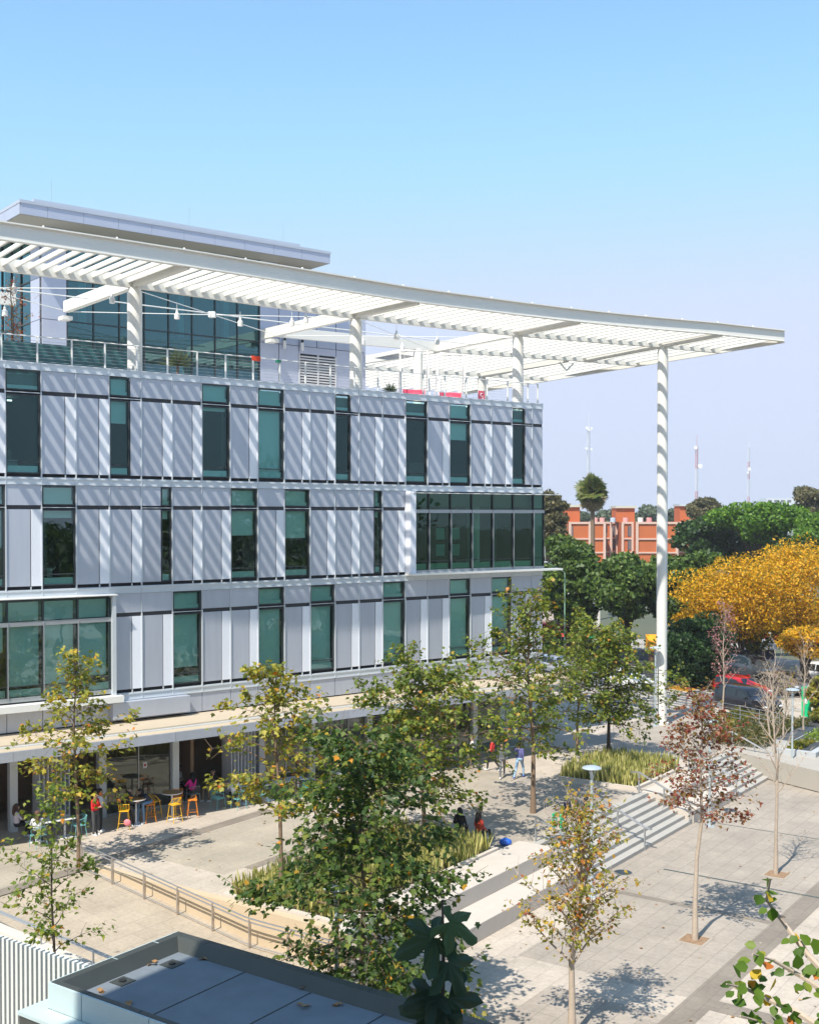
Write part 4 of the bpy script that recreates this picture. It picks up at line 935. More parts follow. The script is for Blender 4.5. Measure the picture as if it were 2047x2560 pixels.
# palm
def palm(px,py,rp,Y):
    x,y,z=at(px,py,Y); r=rp/2914*Y*1.02; t=thing('palm_tree','tall fan palm with shaggy brown skirt above the brick apartments','tree',(x,y,0))
    b=MB(); b.tube([(0,0,-.5),(.1,0,z*.5),(0,0,z)],[.34,.28,.26],B_bark,10); b.build('trunk',t,smooth=True)
    rng=np.random.default_rng(7)
    def fans(n,el0,el1,lm,name,rl):
        P=[];Yd=[];N=[];S=[]
        for i in range(n):
            az=rng.uniform(0,6.283); el=R(rng.uniform(el0,el1)); d=np.array([math.cos(az)*math.cos(el),math.sin(az)*math.cos(el),math.sin(el)]); c=np.array([0,0,z])+d*rl*rng.uniform(.02,.6)
            sd=np.cross(d,[0,0,1]); sd/=np.linalg.norm(sd)+1e-6; nn=np.cross(sd,d); ro=rng.uniform(0,3.14); sd,nn=sd*math.cos(ro)+nn*math.sin(ro),nn*math.cos(ro)-sd*math.sin(ro)
            for k in range(13):
                a=(k-6)/6*1.25; dd=d*math.cos(a)+sd*math.sin(a)+np.array([0,0,-.12*abs(a)]); P.append(c);Yd.append(dd);N.append(nn);S.append(rl*.52*rng.uniform(.8,1.1))
        P,Yd,N,S=map(np.array,(P,Yd,N,S)); V,fn,Fi=instance(BLADE,P,Yd,N,S,S*.16); mesh_np(name,V,fn,Fi,[lm],None,t)
    fans(64,-45,85,leafmat('palm_green',[(0,(.05,.08,.015)),(.6,(.11,.14,.03)),(1,(.22,.20,.05))],.2),'crown',r*1.25)
    fans(40,-88,-50,leafmat('palm_dry',[(0,(.20,.15,.07)),(1,(.34,.27,.14))],.2),'dry_fronds',r*1.3)
palm(1480,1228,38,150)
# ---------- snake plants, hedges ----------
L_snake=leafmat('leaves_snake',[(0,(.10,.13,.03)),(.45,(.34,.33,.09)),(1,(.62,.56,.24))],.2)
def snake(u0,u1,v0,v1,n,name,label,z=.08,hgt=(.35,.80),lm=None,seed=1,wd=.055):
    rng=np.random.default_rng(seed); P=np.c_[rng.uniform(u0,u1,n),rng.uniform(v0,v1,n),np.full(n,z)]
    Y=np.c_[rng.normal(0,.16,n),rng.normal(0,.16,n),np.ones(n)]; N=rng.normal(0,1,(n,3))*np.array([1,1,0])
    sz=rng.uniform(*hgt,n); V,fn,Fi=instance(BLADE,P,Y,N,sz,np.full(n,wd)*rng.uniform(.8,1.3,n))
    o=mesh_np(name,V,fn,Fi,[lm or L_snake]); o.location=(O2[0],O2[1],0); o.rotation_euler=(0,0,UVROT); o['kind']='stuff'; return o
snake(-5.2,-.95,.5,9.7,5200,'snake_plants','',seed=1); snake(-4.6,-.75,21.75,26.8,3300,'snake_plants','',seed=2)
def hedge(u0,u1,v0,v1,z0,z1,lm,n,name,seed,ls=.11):
    rng=np.random.default_rng(seed); P=np.c_[rng.uniform(u0,u1,n),rng.uniform(v0,v1,n),z0+(z1-z0)*rng.uniform(.0,1,n)**.5]; P[:,2]+=.10*np.sin(P[:,0]*3+seed)*np.sin(P[:,1]*2.3)
    Y=rng.normal(0,1,(n,3)); N=np.array([0,0,1.])+rng.normal(0,.6,(n,3)); sz=ls*rng.uniform(.6,1.4,n); V,fn,Fi=instance(OVAL,P,Y,N,sz,sz)
    o=mesh_np(name,V,fn,Fi,[lm]); o.location=(O2[0],O2[1],0); o.rotation_euler=(0,0,UVROT); o['kind']='stuff'
L_hedge=leafmat('leaves_hedge',[(0,(.04,.07,.015)),(.7,(.10,.10,.025)),(1,(.20,.13,.03))],.2)
hedge(-2.2,1.1,33.8,43,-.12,.42,L_hedge,9000,'low_hedge',1,.12); hedge(-4.2,-2.2,38.5,46,-.05,.3,L_goldg,3500,'ground_cover',2,.12)
hedge(2.2,12,33.0+3.8,43,-.14,.40,leafmat('leaves_lime',[(0,(.08,.14,.015)),(1,(.22,.30,.03))],.3),14000,'ground_cover',3,.12)
hedge(2.2,3.0,33.7,36.6,-.1,.32,L_goldg,1600,'ground_cover',4,.1); hedge(4.1,12,33.5,36.8,-.14,.25,L_goldg,5000,'ground_cover',5,.1)
hedge(6,12,31.9,33.2,LZ,-.6,leafmat('leaves_maroon',[(0,(.10,.02,.03)),(1,(.22,.05,.06))],.2),1200,'flower_bed',6,.1)
snake(.5,9,46.2,48.0,2200,'ornamental_grass','',z=-.1,hgt=(.4,.9),lm=L_goldg,seed=5,wd=.03)

for k,(x_,y_) in enumerate(((38,18),(36,30),(40,42),(44,8),(50,30),(34,-2))):
    big_tree('plaza_edge_tree',['broad green tree off to the right of the plaza, nearest the street','second broad green tree right of the plaza','third broad green tree right of the plaza, tallest','green tree near the rear building at the right','large green tree farthest right of the plaza','green tree beside the rear building end'][k],x_,y_,[14,15,17,13,18,13][k],2.5,[10,11,12,9,13,9][k],L_fic,200+k,n=3500,ls=.5,base=LZ,group='trees right of the plaza')

rng=np.random.default_rng(77); n=420; P=np.c_[rng.uniform(2.4,16,n),rng.uniform(-4,30,n),np.full(n,LZ+.03)]; P2=np.c_[rng.uniform(-13,-.8,n),rng.uniform(.2,30,n),np.full(n,.03)]
P=np.r_[P,P2]; P[:,2]=np.where(P[:,0]>0,LZ+.03,.03); k_=rng.uniform(0,1,len(P))<.5; P=P[k_]; n=len(P)
V,fn,Fi=instance(LOBED,P,rng.normal(0,1,(n,3))*np.array([1,1,.05]),np.array([0,0,1.])+rng.normal(0,.15,(n,3)),np.full(n,.10)*rng.uniform(.5,1.2,n)); o=mesh_np('leaf_litter',V,fn,Fi,[leafmat('leaves_litter',[(0,(.22,.12,.05)),(.7,(.45,.28,.12)),(1,(.55,.48,.36))],.1)]); o.location=(O2[0],O2[1],0); o.rotation_euler=(0,0,UVROT); o['kind']='stuff'
# ================= furniture and street objects =================
def place_rot(s): return math.pi/2-Fang(s)   # x axis along the facade direction
M_yel=mat('paint_yellow',(.80,.45,.02),.4); M_org=mat('paint_orange',(.78,.26,.03),.4); M_teal=mat('paint_teal',(.04,.42,.40),.45); M_tealp=mat('paint_teal_pale',(.16,.42,.42),.45)
M_top=mat('table_white',(.78,.78,.80),.35); M_wood=mat('table_wood',(.36,.20,.08),.5,0,.2,6); M_blk=mat('black_metal',(.02,.02,.02),.4)
def stool(label,loc,rot,m,back=True):
    t=thing('bar_stool',label,'stool',loc,rot,'wire bar stools at the cafe'); b=MB()
    b.box(-.19,.19,-.18,.18,.70,.73,m); b.build('seat',t,bevel=.01)
    for sx in (-1,1):
        for sy in (-1,1): b=MB(); b.tube([(sx*.15,sy*.14,.70),(sx*.23,sy*.22,0)],.014,m,6); b.build('leg',t)
    b=MB()
    for (p,q) in (((-.2,-.19,.25),(.2,-.19,.25)),((-.2,.19,.25),(.2,.19,.25)),((-.2,-.19,.25),(-.2,.19,.25)),((.2,-.19,.25),(.2,.19,.25))): b.tube([p,q],.010,m,5)
    b.build('foot_rail',t)
    b=MB(); hb=.98 if back else .86
    b.tube([(-.2,.1,.73),(-.21,-.14,hb),(.21,-.14,hb),(.2,.1,.73)],.013,m,6)
    for i in range(7): x=-.17+.34*i/6; b.tube([(x,-.17,.72),(x*1.1,-.15,hb)],.007,m,4)
    b.build('backrest',t); return t
def chair(label,loc,rot,m,arms=True):
    t=thing('wire_chair',label,'chair',loc,rot,'teal wire chairs at the cafe'); b=MB()
    for i in range(8): b.tube([(-.2+.4*i/7,-.2,.44),(-.2+.4*i/7,.2,.45)],.009,m,4)
    b.tube([(-.22,-.2,.44),(.22,-.2,.44),(.22,.21,.45),(-.22,.21,.45),(-.22,-.2,.44)],.013,m,6); b.build('seat',t)
    for sx in (-1,1):
        for sy in (-1,1): b=MB(); b.tube([(sx*.2,sy*.18,.44),(sx*.24,sy*.24,0)],.013,m,6); b.build('leg',t)
    b=MB(); b.tube([(-.24,.12,.66),(-.25,-.15,.72),(-.18,-.27,.80),(.18,-.27,.80),(.25,-.15,.72),(.24,.12,.66)],.014,m,6)
    for i in range(6): x=-.18+.36*i/5; b.tube([(x*.9,-.2,.45),(x,-.27,.80)],.009,m,4)
    b.tube([(-.24,.12,.66),(-.2,.15,.45)],.011,m,4); b.tube([(.24,.12,.66),(.2,.15,.45)],.011,m,4); b.build('backrest',t); return t
def table(label,loc,rot,w,d,m=M_top):
    t=thing('cafe_table',label,'table',loc,rot,'rectangular white cafe tables'); b=MB(); b.box(-w/2,w/2,-d/2,d/2,.72,.75,m); b.build('tabletop',t,bevel=.01)
    for x in ((-w/2+.3,w/2-.3) if w>1.2 else (0,)):
        b=MB(); b.cyl(x,0,.02,.72,.04,m,10); b.build('leg',t); b=MB(); b.box(x-.25,x+.25,-.25,.25,0,.025,m); b.build('base',t,bevel=.006)
    return t
def rtable(label,loc,h,r,mt,ml):
    t=thing('bar_table',label,'table',loc,0,'round bar tables'); b=MB(); b.cyl(0,0,h-.03,h,r,ml,28); b.cyl(0,0,h,h+.012,r-.02,mt,28); b.build('tabletop',t)
    b=MB(); b.cyl(0,0,.02,h-.03,.035,ml,10); b.build('leg',t); b=MB(); b.cyl(0,0,0,.02,.28,ml,20); b.build('base',t); return t
fr=place_rot(24)
rtable('round bar table with wooden top, two people leaning on it',F(24.35,2.0),1.05,.40,M_wood,M_top)
rtable('round bar table with wooden top between the yellow and orange stools',F(22.75,1.9),1.05,.42,M_wood,M_top)
rtable('dark round bar table inside the glass of the cafe',F(23.4,-.9),1.05,.42,M_blk,M_blk)
stool('orange yellow wire stool with a pink bag, at the leaning pair table',F(24.95,2.25),fr-.5,M_yel)
stool('orange wire stool right of the leaning pair table under the person in jeans',F(23.75,1.9),fr+1.5,M_org,False)
stool('yellow wire stool left of the second bar table',F(23.35,1.55),fr-1.2,M_yel)
stool('bright yellow wire stool in front of the second bar table',F(22.95,2.55),fr+.2,M_yel)
stool('orange wire stool behind the second bar table',F(22.25,1.4),fr+2.7,M_org)
stool('orange wire stool at the right of the second bar table',F(22.05,2.3),fr+1.2,M_org,False)
stool('dark wire stool inside the glass, left of the dark table',F(23.95,-1.0),fr-1.5,M_blk)
stool('dark wire stool inside the glass, right of the dark table',F(22.8,-.9),fr+1.5,M_blk)
table('long white table at the far left with two women seated',F(27.75,2.0),fr+.0,1.7,.75)
table('white table with a round base behind the yellow green tree',F(19.2,1.7),fr,1.0,.75)
table('long white table beside the bright teal chair',F(17.4,1.75),fr,2.2,.8)
table('white table half hidden by olive leaves near the right shop window',F(14.2,2.0),fr,1.2,.75)
table('white table against the shopfront behind the large green tree',F(12.4,1.7),fr,1.2,.75)
chair('pale teal chair under the woman in white at the far left',F(28.45,2.75),fr+.2,M_tealp)
chair('dark teal chair at the right end of the far left table',F(26.75,2.2),fr+1.6,M_tealp)
chair('teal chair left of the white shirted group',F(20.55,1.7),fr-1.4,M_tealp)
chair('pale teal chair in front of the small white table',F(19.9,2.3),fr+.1,M_tealp)
chair('bright turquoise chair at the corner of the long table',F(16.55,2.35),fr+1.0,M_teal)
chair('teal chair behind the long white table',F(18.5,1.0),fr+3.0,M_tealp)
chair('teal chair at the left end of the long white table',F(18.75,2.2),fr-1.5,M_tealp)
chair('teal chair beside the table half hidden by leaves',F(13.3,2.4),fr+1.5,M_tealp)
chair('grey seat under the person in the pink top',F(21.0,.35),fr+.1,M_steel)
# bags
t=thing('bag','pink round bag hanging on the orange yellow stool','bag',F(24.95,2.55,.30)); b=MB(); b.ell((0,0,.0),(.14,.06,.14),mat('bag_pink',(.75,.22,.25),.6),12,8); b.build('body',t,smooth=True); b=MB(); b.tube([(-.08,0,.1),(0,0,.42),(.08,0,.1)],.01,M_blk,5); b.build('strap',t)
x,y,_=W(-.9,10.6); t=thing('bag','blue bag on the paving beside the seated pair','bag',(x,y,0)); b=MB(); b.ell((0,0,.14),(.24,.15,.15),mat('bag_blue',(.02,.12,.55),.6),12,8); b.build('body',t,smooth=True); b=MB(); b.tube([(-.12,0,.22),(0,0,.36),(.12,0,.22)],.012,M_blk,5); b.build('handle',t)
# backpacks in shade under the olive tree
for k,(u,v,c) in enumerate(((-1.6,16.9,(.02,.04,.15)),(-1.0,17.5,(.03,.03,.04)))):
    x,y,_=W(u,v); t=thing('backpack',('dark blue' if k==0 else 'black')+' backpack on the ground in shade near the head of the steps','bag',(x,y,0),.5*k); b=MB(); b.ell((0,0,.22),(.17,.12,.24),mat('pack%d'%k,c,.7),12,8); b.ell((0,-.1,.14),(.12,.06,.10),MATS['pack%d'%k],10,6); b.build('body',t,smooth=True); b=MB(); b.tube([(-.07,.1,.4),(-.08,.16,.2),(-.07,.1,.05)],.015,M_blk,5); b.tube([(.07,.1,.4),(.08,.16,.2),(.07,.1,.05)],.015,M_blk,5); b.build('strap',t)
# green recycling bins on the plaza
M_grn=mat('paint_green',(.0,.50,.20),.45)
t=thing('sign_board','two green information panels at the top edge of the steps','sign',W(-.2,13.3,0),UVROT); 
for k in (0,1):
    b=MB(); b.box(-.03+k*.14,.02+k*.14,-.32+k*.38,.02+k*.38,.25-.1*k,.80-.1*k,M_grn); o=b.build('panel',t,bevel=.01); b=MB(); b.box(.021+k*.14,.026+k*.14,-.22+k*.38,-.08+k*.38,.45-.1*k,.56-.1*k,M_top); b.build('symbol',o); b=MB(); b.box(-.02+k*.14,.01+k*.14,-.17+k*.38,-.13+k*.38,0,.25-.1*k,M_steel); b.build('post',t)
x,y,_=W(-.12,45.5); t=thing('sign_board','tall bright green totem sign by the street at the right','sign',(x,y,-.1),UVROT); b=MB(); b.box(-.25,.25,-.18,.18,0,1.9,M_grn); o=b.build('body',t,bevel=.02); b=MB(); b.box(-.12,.12,-.19,-.183,.9,1.2,M_top); b.build('symbol',o)
# lamps
def lamp(label,loc,h=4.55):
    t=thing('plaza_lamp',label,'lamp',loc,0,'plaza lamp posts'); ml=mat('lamp_paint',(.46,.53,.57),.4,.3,.04,3)
    b=MB(); b.box(-.17,.17,-.17,.17,0,.06,ml); b.cyl(0,0,.06,.95,.085,ml,14); b.cyl(0,0,.95,1.02,.085,ml,14,.055); b.cyl(0,0,1.0,h-.35,.05,ml,12); b.build('pole',t,smooth=True)
    b=MB(); b.cyl(0,0,h-.36,h-.30,.07,ml,12)
    for a in (0,1,2): t_=a*2.094; b.tube([(.04*math.cos(t_),.04*math.sin(t_),h-.34),(.20*math.cos(t_),.20*math.sin(t_),h-.04)],.012,ml,5)
    b.cyl(0,0,h-.30,h-.12,.055,M_top,10,.03); b.build('bracket',t)
    b=MB(); b.lathe(0,0,[(0,h-.045),(.32,h-.045),(.345,h-.02),(.30,h+.02),(.15,h+.06),(0,h+.07)],ml,28); b.build('lamp_shade',t,smooth=True); return t
lamp('lamp post at the foot of the left flight of steps, behind the orange tree',W(2.9,10.05,LZ)); lamp('lamp post in front of the white seating block, half behind the red tree',W(2.9,21.35,LZ))
lamp('lamp post at the right beside the grey planter wall',W(3.0,32.5,LZ)); x,y,_=W(-6.33,37.0); lamp('thin lamp post immediately left of the tall white column',(x,y,0),4.6)
x,y,_=at(841,2224,30); lamp('lamp post poking through the large green tree near the dark roof',(x,y,LZ),3.75)
# ================= foreground flat roof =================
RZ=2.5
t=uvthing('flat_roof_kiosk','low foreground building with shaded blue grey flat roof and dark parapet','building'); t.location=(O2[0],O2[1],0)
M_rf=mat('roof_membrane',(.16,.185,.21),.75,0,.25,1.6,.1,20); M_pp=mat('parapet_membrane',(.05,.055,.05),.45,0,.2,1.5,.25,8); M_rw2=mat('roof_wall',(.45,.55,.56),.55,0,.06,1.5)
ua,ub,va,vb=.9,24,-11.25,-7.6
b=MB(); b.poly([(ua+.3,va+.25,RZ-.28),(ub,va+.25,RZ-.28),(ub,vb-.3,RZ-.28),(ua+.3,vb-.3,RZ-.28)],M_rf)
for i in range(1,12):
    u=ua+.6+i*1.9; b.box(u-.012,u+.012,va+.3,vb-.35,RZ-.278,RZ-.268,M_pp)
b.build('roof',t)
b=MB()
def slope_par(p0,p1,q0,q1,inn): pass
# parapets : coping + sloping inner face
b.hexa([(ua,vb-.42,RZ-.31),(ub,vb-.42,RZ-.31),(ub,vb,RZ-.31),(ua,vb,RZ-.31),(ua,vb-.22,RZ),(ub,vb-.22,RZ),(ub,vb,RZ),(ua,vb,RZ)],M_pp)
b.hexa([(ua,va+.02,RZ-.31),(ua+.45,va+.02,RZ-.31),(ua+.45,vb-.22,RZ-.31),(ua,vb-.22,RZ-.31),(ua,va+.02,RZ-.003),(ua+.20,va+.02,RZ-.003),(ua+.20,vb-.225,RZ-.003),(ua,vb-.225,RZ-.003)],M_pp)
b.hexa([(ua+.2,va+.02,RZ-.31),(ub,va+.02,RZ-.31),(ub,va+.38,RZ-.31),(ua+.2,va+.38,RZ-.31),(ua+.2,va+.02,RZ-.006),(ub,va+.02,RZ-.006),(ub,va+.16,RZ-.006),(ua+.2,va+.16,RZ-.006)],M_pp)
for i in range(14):
    u=ua+1.1+i*1.55; b.box(u-.01,u+.01,vb-.215,vb-.01,RZ-.02,RZ+.004,mat('joint_dark',(.03,.035,.04),.6)); b.box(u,u+.015,va+.03,va+.15,RZ-.1,RZ-.002,MATS['joint_dark'])
b.box(ua+.02,ua+.19,-9.6,-9.585,RZ-.1,RZ+.003,M_rw2); b.box(ua+.02,ua+.19,-8.4,-8.385,RZ-.1,RZ+.003,M_rw2)
b.build('parapet',t)
b=MB()
uu=[ua-.02]+[ua+1.05+2.0*i for i in range(12)]
for a,c in zip(uu[:-1],uu[1:]): b.box(a,c-.02,va-.03,va+.017,RZ-.55,RZ-.012,M_rw2)
b.box(ua-.045,ua-.002,va+.02,vb,RZ-.55,RZ-.012,M_rw2); b.build('coping_face',t)
b=MB(); b.box(ua-.45,ub,va-.48,va-.032,RZ-.64,RZ-.56,M_rw2); b.box(ua-.45,ua-.05,va-.03,vb-.5,RZ-.64,RZ-.56,M_rw2)
b.box(ua-.42,ub,va-.45,va-.1,RZ-.85,RZ-.66,M_pp); b.box(ua-.47,ub,va-.5,va-.032,RZ-1.0,RZ-.87,M_rw2); b.build('ledge',t)
b=MB(); b.box(ua+.1,ub,va,vb-.05,LZ,RZ-.33,M_rw2); b.build('wall',t)
for k,(u,v) in enumerate(((ua+.85,-8.6),(ua+.7,-9.9))): b=MB(); b.box(u-.2,u+.2,v-.2,v+.2,RZ-.277,RZ-.264,M_pp); b.cyl(u,v,RZ-.264,RZ-.235,.08,M_blk,12); b.build('roof_drain',t)
rng=np.random.default_rng(9); L_dead=leafmat('leaves_dead',[(0,(.20,.10,.05)),(1,(.42,.24,.10))],.1)
for k,(px,py,lab) in enumerate(((382,2410,'curled brown leaf on the roof drain near the back corner'),(326,2512,'brown leaf beside the left parapet'),(515,2398,'brown leaves beside the rear parapet'),(605,2424,'small leaf farther along the rear parapet'),(760,2514,'curled brown leaf on the open roof at the right'),(253,2481,'small dark leaf near the front parapet'),(840,2516,'brown leaf at the right side of the roof'),(756,2470,'leaf clump at the parapet foot by the tree'))):
    d=(CP(px,py,20)-Vector((0,0,CAMZ))).normalized(); tt_=(RZ-.27-CAMZ)/d.z; p=Vector((0,0,CAMZ))+d*tt_; n=3
    V,fn,Fi=instance(LOBED,rng.normal(0,.04,(n,3))*np.array([1,1,.3])+np.array([0,0,.03]),rng.normal(0,1,(n,3))*np.array([1,1,.2]),np.array([0,0,1.])+rng.normal(0,.3,(n,3)),np.full(n,.16),np.full(n,.17)); o=mesh_np('fallen_leaf',V,fn,Fi,[L_dead]); o.location=p; tag(o,lab,'leaf','fallen leaves on the flat roof')
# slat fence
t=uvthing('slat_fence','pale vertical slat fence at the bottom left corner','fence'); ms=mat('slat_white',(.58,.60,.57),.55,0,.05,3); b=MB(); u=-6.0; 
while u<.75: b.box(u,u+.085,-9.93,-9.80,LZ,2.3,ms); u+=.17
b.build('slats',t)
for z in (.0,1.05): b=MB(); b.tube([(-6,-9.78,z),(.7,-9.78,z)],.02,ms,6); b.build('rail',t)
# ================= roof terrace objects =================
def swing(label,s,d,rot):
    x,y,_=F(s,d); t=thing('swing_seat',label,'swing',(x,y,17.87),rot,'pink swings on the roof terrace'); m=M_rw
    b=MB()
    for sx in (-1,1):
        for sy in (-1,1): b.tube([(sx*.75,sy*.75,0),(sx*.72,0,3.0)],.04,m,6)
    b.tube([(-.8,0,3.0),(.8,0,3.0)],.04,m,6); b.build('frame',t); b=MB()
    for sx in (-.5,.5): b.tube([(sx,0,3.0),(sx,0,.95)],.012,m,4)
    b.build('ropes',t); mp=mat('seat_pink',(.80,.10,.18),.5); b=MB(); b.box(-.55,.55,-.22,.22,.62,.66,mp); b.box(-.55,.55,.2,.24,.66,1.02,mp); b.box(-.55,-.5,-.22,.22,.66,.98,mp); b.box(.5,.55,-.22,.22,.66,.98,mp); b.build('seat',t)
swing('left pink swing seat in a white A frame on the terrace',6.6,-2.6,fr-.5); swing('right pink swing seat in a white A frame on the terrace',4.2,-2.6,fr-.5)
x,y,_=F(2.9,-1.6); t=thing('sign_board','small pink square sign with white S on the terrace railing','sign',(x,y,18.0),fr); b=MB(); b.box(-.22,.22,-.02,.02,.35,.95,mat('seat_pink',(.8,.1,.18),.5)); o=b.build('panel',t); b=MB()
pp=[]; 
for k in range(13): a=R(60+k*17.5); pp.append((.09*math.cos(a),-.03,.74+.08*math.sin(a)))
for k in range(13): a=R(90-k*17.5); pp.append((.09*math.cos(a),-.03,.58+.08*math.sin(a)))
b.tube(pp,.018,M_top,6); b.build('letter',o); b=MB(); b.box(-.015,.015,.021,.045,0,.9,M_steel); b.build('post',t)
def yucca(label,s,d,r,h,n,seed):
    x,y,_=F(s,d); t=thing('yucca_plant',label,'plant',(x,y,17.87),0,'spiky plants on the terrace'); rng=np.random.default_rng(seed)
    D=rng.normal(0,1,(n,3)); D[:,2]=np.abs(D[:,2])*1.0+.05; P=np.zeros((n,3))+np.array([0,0,h]); S=r*rng.uniform(.7,1.1,n)
    V,fn,Fi=instance(BLADE,P,D,rng.normal(0,1,(n,3)),S,np.full(n,.03)); mesh_np('leaves',V,fn,Fi,[leafmat('leaves_yucca',[(0,(.10,.13,.05)),(1,(.30,.32,.12))],.2)],None,t)
    b=MB(); b.lathe(0,0,[(0,0),(.28,0),(.36,.5),(.32,.5),(.3,.42),(0,.42)],mat('pot_dark',(.04,.045,.05),.5),16); b.build('pot',t); b=MB(); b.tube([(0,0,.4),(0,0,h)],.06,B_bark,8); b.build('stem',t)
yucca('large spiky yucca behind the railing right of the first roof column',20.9,-1.1,.85,.95,170,3); yucca('small grassy plant on the terrace right of the second roof column',9.2,-1.2,.5,.6,110,4)
x,y,_=F(27.7,-2.6); plaza_tree('small nearly bare tree with reddish leaves on the terrace at the left',(x,y,17.87),4.1,1.0,lambda f:.35+.65*(1-f),22,lambda f:R(50),.05,260,.10,L_red,B_dark,51,tpl=OVAL,group=None,name='terrace_tree')
x,y,_=F(17.45,-.32); t=thing('towel','small red cloth lying over the terrace handrail','cloth',(x,y,19.30),fr); b=MB(); b.box(-.22,.22,-.06,.06,0.09,.13,mat('cloth_red',(.75,.06,.02),.8)); b.box(-.22,.22,-.07,-.055,-.08,.12,MATS['cloth_red']); b.build('cloth',t)
x,y,_=F(16.25,-.32); t=thing('marker','small green tag on the terrace handrail','tag',(x,y,19.30),fr); b=MB(); b.box(-.12,.12,-.05,.05,-.06,.06,mat('tag_green',(.02,.25,.15),.6)); b.build('plate',t)
# ================= street: cars =================
M_tyre=mat('tyre',(.02,.02,.02),.8); M_rim=mat('rim',(.45,.45,.47),.3,.8); G_car=mat('car_glass',(.012,.016,.02),.06,0,spec=.8)
def paint(n,c,me=.3): return mat('paint_'+n,c,.25,me,coat=.8)
def car(label,p,q,ang,pm,kind='hatch'):
    x,y,_=ST(q,p); rot=ang
    K={'hatch':(4.1,1.74,1.50,[(-2.05,.62),(-1.98,1.0),(-1.75,1.44),(-1.2,1.50),(-.1,1.49),(.35,1.40),(1.05,.98),(1.7,.88),(2.0,.72),(2.05,.5)]),
       'suv':(4.5,1.85,1.70,[(-2.25,.65),(-2.2,1.1),(-2.0,1.62),(-1.3,1.70),(.1,1.68),(.55,1.58),(1.15,1.12),(1.95,1.0),(2.2,.80),(2.25,.55)]),
       'sedan':(4.6,1.8,1.45,[(-2.3,.6),(-2.25,.95),(-1.65,1.02),(-.95,1.40),(-.2,1.45),(.35,1.40),(1.1,.97),(1.9,.86),(2.22,.70),(2.3,.48)]),
       'van':(4.9,1.9,1.9,[(-2.45,.7),(-2.42,1.2),(-2.3,1.75),(-1.8,1.88),(.4,1.86),(.8,1.72),(1.4,1.15),(2.1,1.05),(2.4,.85),(2.45,.55)])}[kind]
    L,Wd,H,prof=K; t=thing('parked_car' if kind!='x' else '',label,'car',(x,y,-.14),rot,'cars on the street beyond the plaza')
    belt=.60*H+.03; xs=np.linspace(-L/2,L/2,25); px_=[a for a,_ in prof]; pz=[c for _,c in prof]
    b=MB(); G=MB(); rows=[]
    for xx in xs:
        zt=float(np.interp(xx,px_,pz)); e=1-(abs(xx)/(L/2))**6*.18; hw=Wd/2*e; zb=.22+.10*(abs(xx)/(L/2))**8; zbelt=min(zt-.02,belt)
        r=[(hw*.86,zb),(hw*.98,zb+.12),(hw,(zb+zbelt)/2),(hw*.97,zbelt)]
        if zt>belt+.06: r+=[(hw*.97-(zt-zbelt)*.28,zt-.05),(hw*.60,zt+.01),(0,zt+.03)]
        else: r+=[(hw*.93,zt-.012),(hw*.6,zt+.02),(0,zt+.03)]
        rows.append([(xx,yy,zz) for yy,zz in r])
    n=7
    for sgn in (1,-1):
        for i in range(len(rows)-1):
            for j in range(n-1):
                A=[rows[i][j],rows[i+1][j],rows[i+1][j+1],rows[i][j+1]]; A=[(a[0],a[1]*sgn,a[2]) for a in A]
                if sgn<0: A=A[::-1]
                b.poly(A,pm)
    for e in (0,-1):
        r=rows[e]; pts=[(a[0],a[1],a[2]) for a in r]+[(a[0],-a[1],a[2]) for a in r[::-1]]; b.poly(pts if e==0 else pts[::-1],pm)
    b.poly([(-L/2+.1,-Wd*.4,.22),(-L/2+.1,Wd*.4,.22),(L/2-.1,Wd*.4,.22),(L/2-.1,-Wd*.4,.22)],M_blk)
    body=b.build('body',t); me=body.data
    import bmesh
    bm=bmesh.new(); bm.from_mesh(me); bmesh.ops.remove_doubles(bm,verts=bm.verts,dist=.001); bmesh.ops.recalc_face_normals(bm,faces=bm.faces); bm.to_mesh(me); bm.free()
    me.polygons.foreach_set('use_smooth',[True]*len(me.polygons))
    try: me.set_sharp_from_angle(angle=R(35))
    except Exception: pass
    # glass: side windows, windscreen, rear window, set just proud of the body
    zr=lambda xx: float(np.interp(xx,px_,pz)); cab=[xx for xx in xs if zr(xx)>belt+.16]
    c0,c1=cab[0]+.12,cab[-1]-.05; nwin=3 if kind in('van','suv') else 2; ed=np.linspace(c0,c1,nwin+1)
    for sgn in (1,-1):
        for k in range(nwin):
            a,c=ed[k]+.04,ed[k+1]-.04; g=MB()
            def wp(xx,top):
                z=zr(xx)-.13 if top else belt+.03; hw=Wd/2*.97-(z-belt)*.28+.012; return (xx,sgn*hw,z)
            P=[wp(a,0),wp(c,0),wp(c,1),wp((a+c)/2,1),wp(a,1)]
            if sgn>0: P=P[::-1]
            g.poly(P,G_car); g.build('side_window',t)
    fx=[(xx,zz) for xx,zz in prof if xx>0]; 
    def screen(xa,za,xb,zb_,nm):
        g=MB(); o_=.02 if xa>0 else -.02
        g.poly([(xa+o_,-Wd*.41,za+.02),(xa+o_,Wd*.41,za+.02),(xb+o_,Wd*.33,zb_+.02),(xb+o_,-Wd*.33,zb_+.02)],G_car); g.build(nm,t)
    i=[k for k,(a,_) in enumerate(prof) if a>0][0]; A_,B_=(prof[i],prof[i+1]) if kind!='suv' else (prof[i+1],prof[i+2])
    if kind in('hatch','sedan'): A_,B_=prof[5],prof[6]
    if kind=='suv' : A_,B_=prof[5],prof[6]
    if kind=='van': A_,B_=prof[5],prof[6]
    screen(A_[0]*.25+B_[0]*.75+.0,A_[1]*.2+B_[1]*.8,A_[0]*.9+B_[0]*.1,A_[1]*.9+B_[1]*.1,'windscreen')
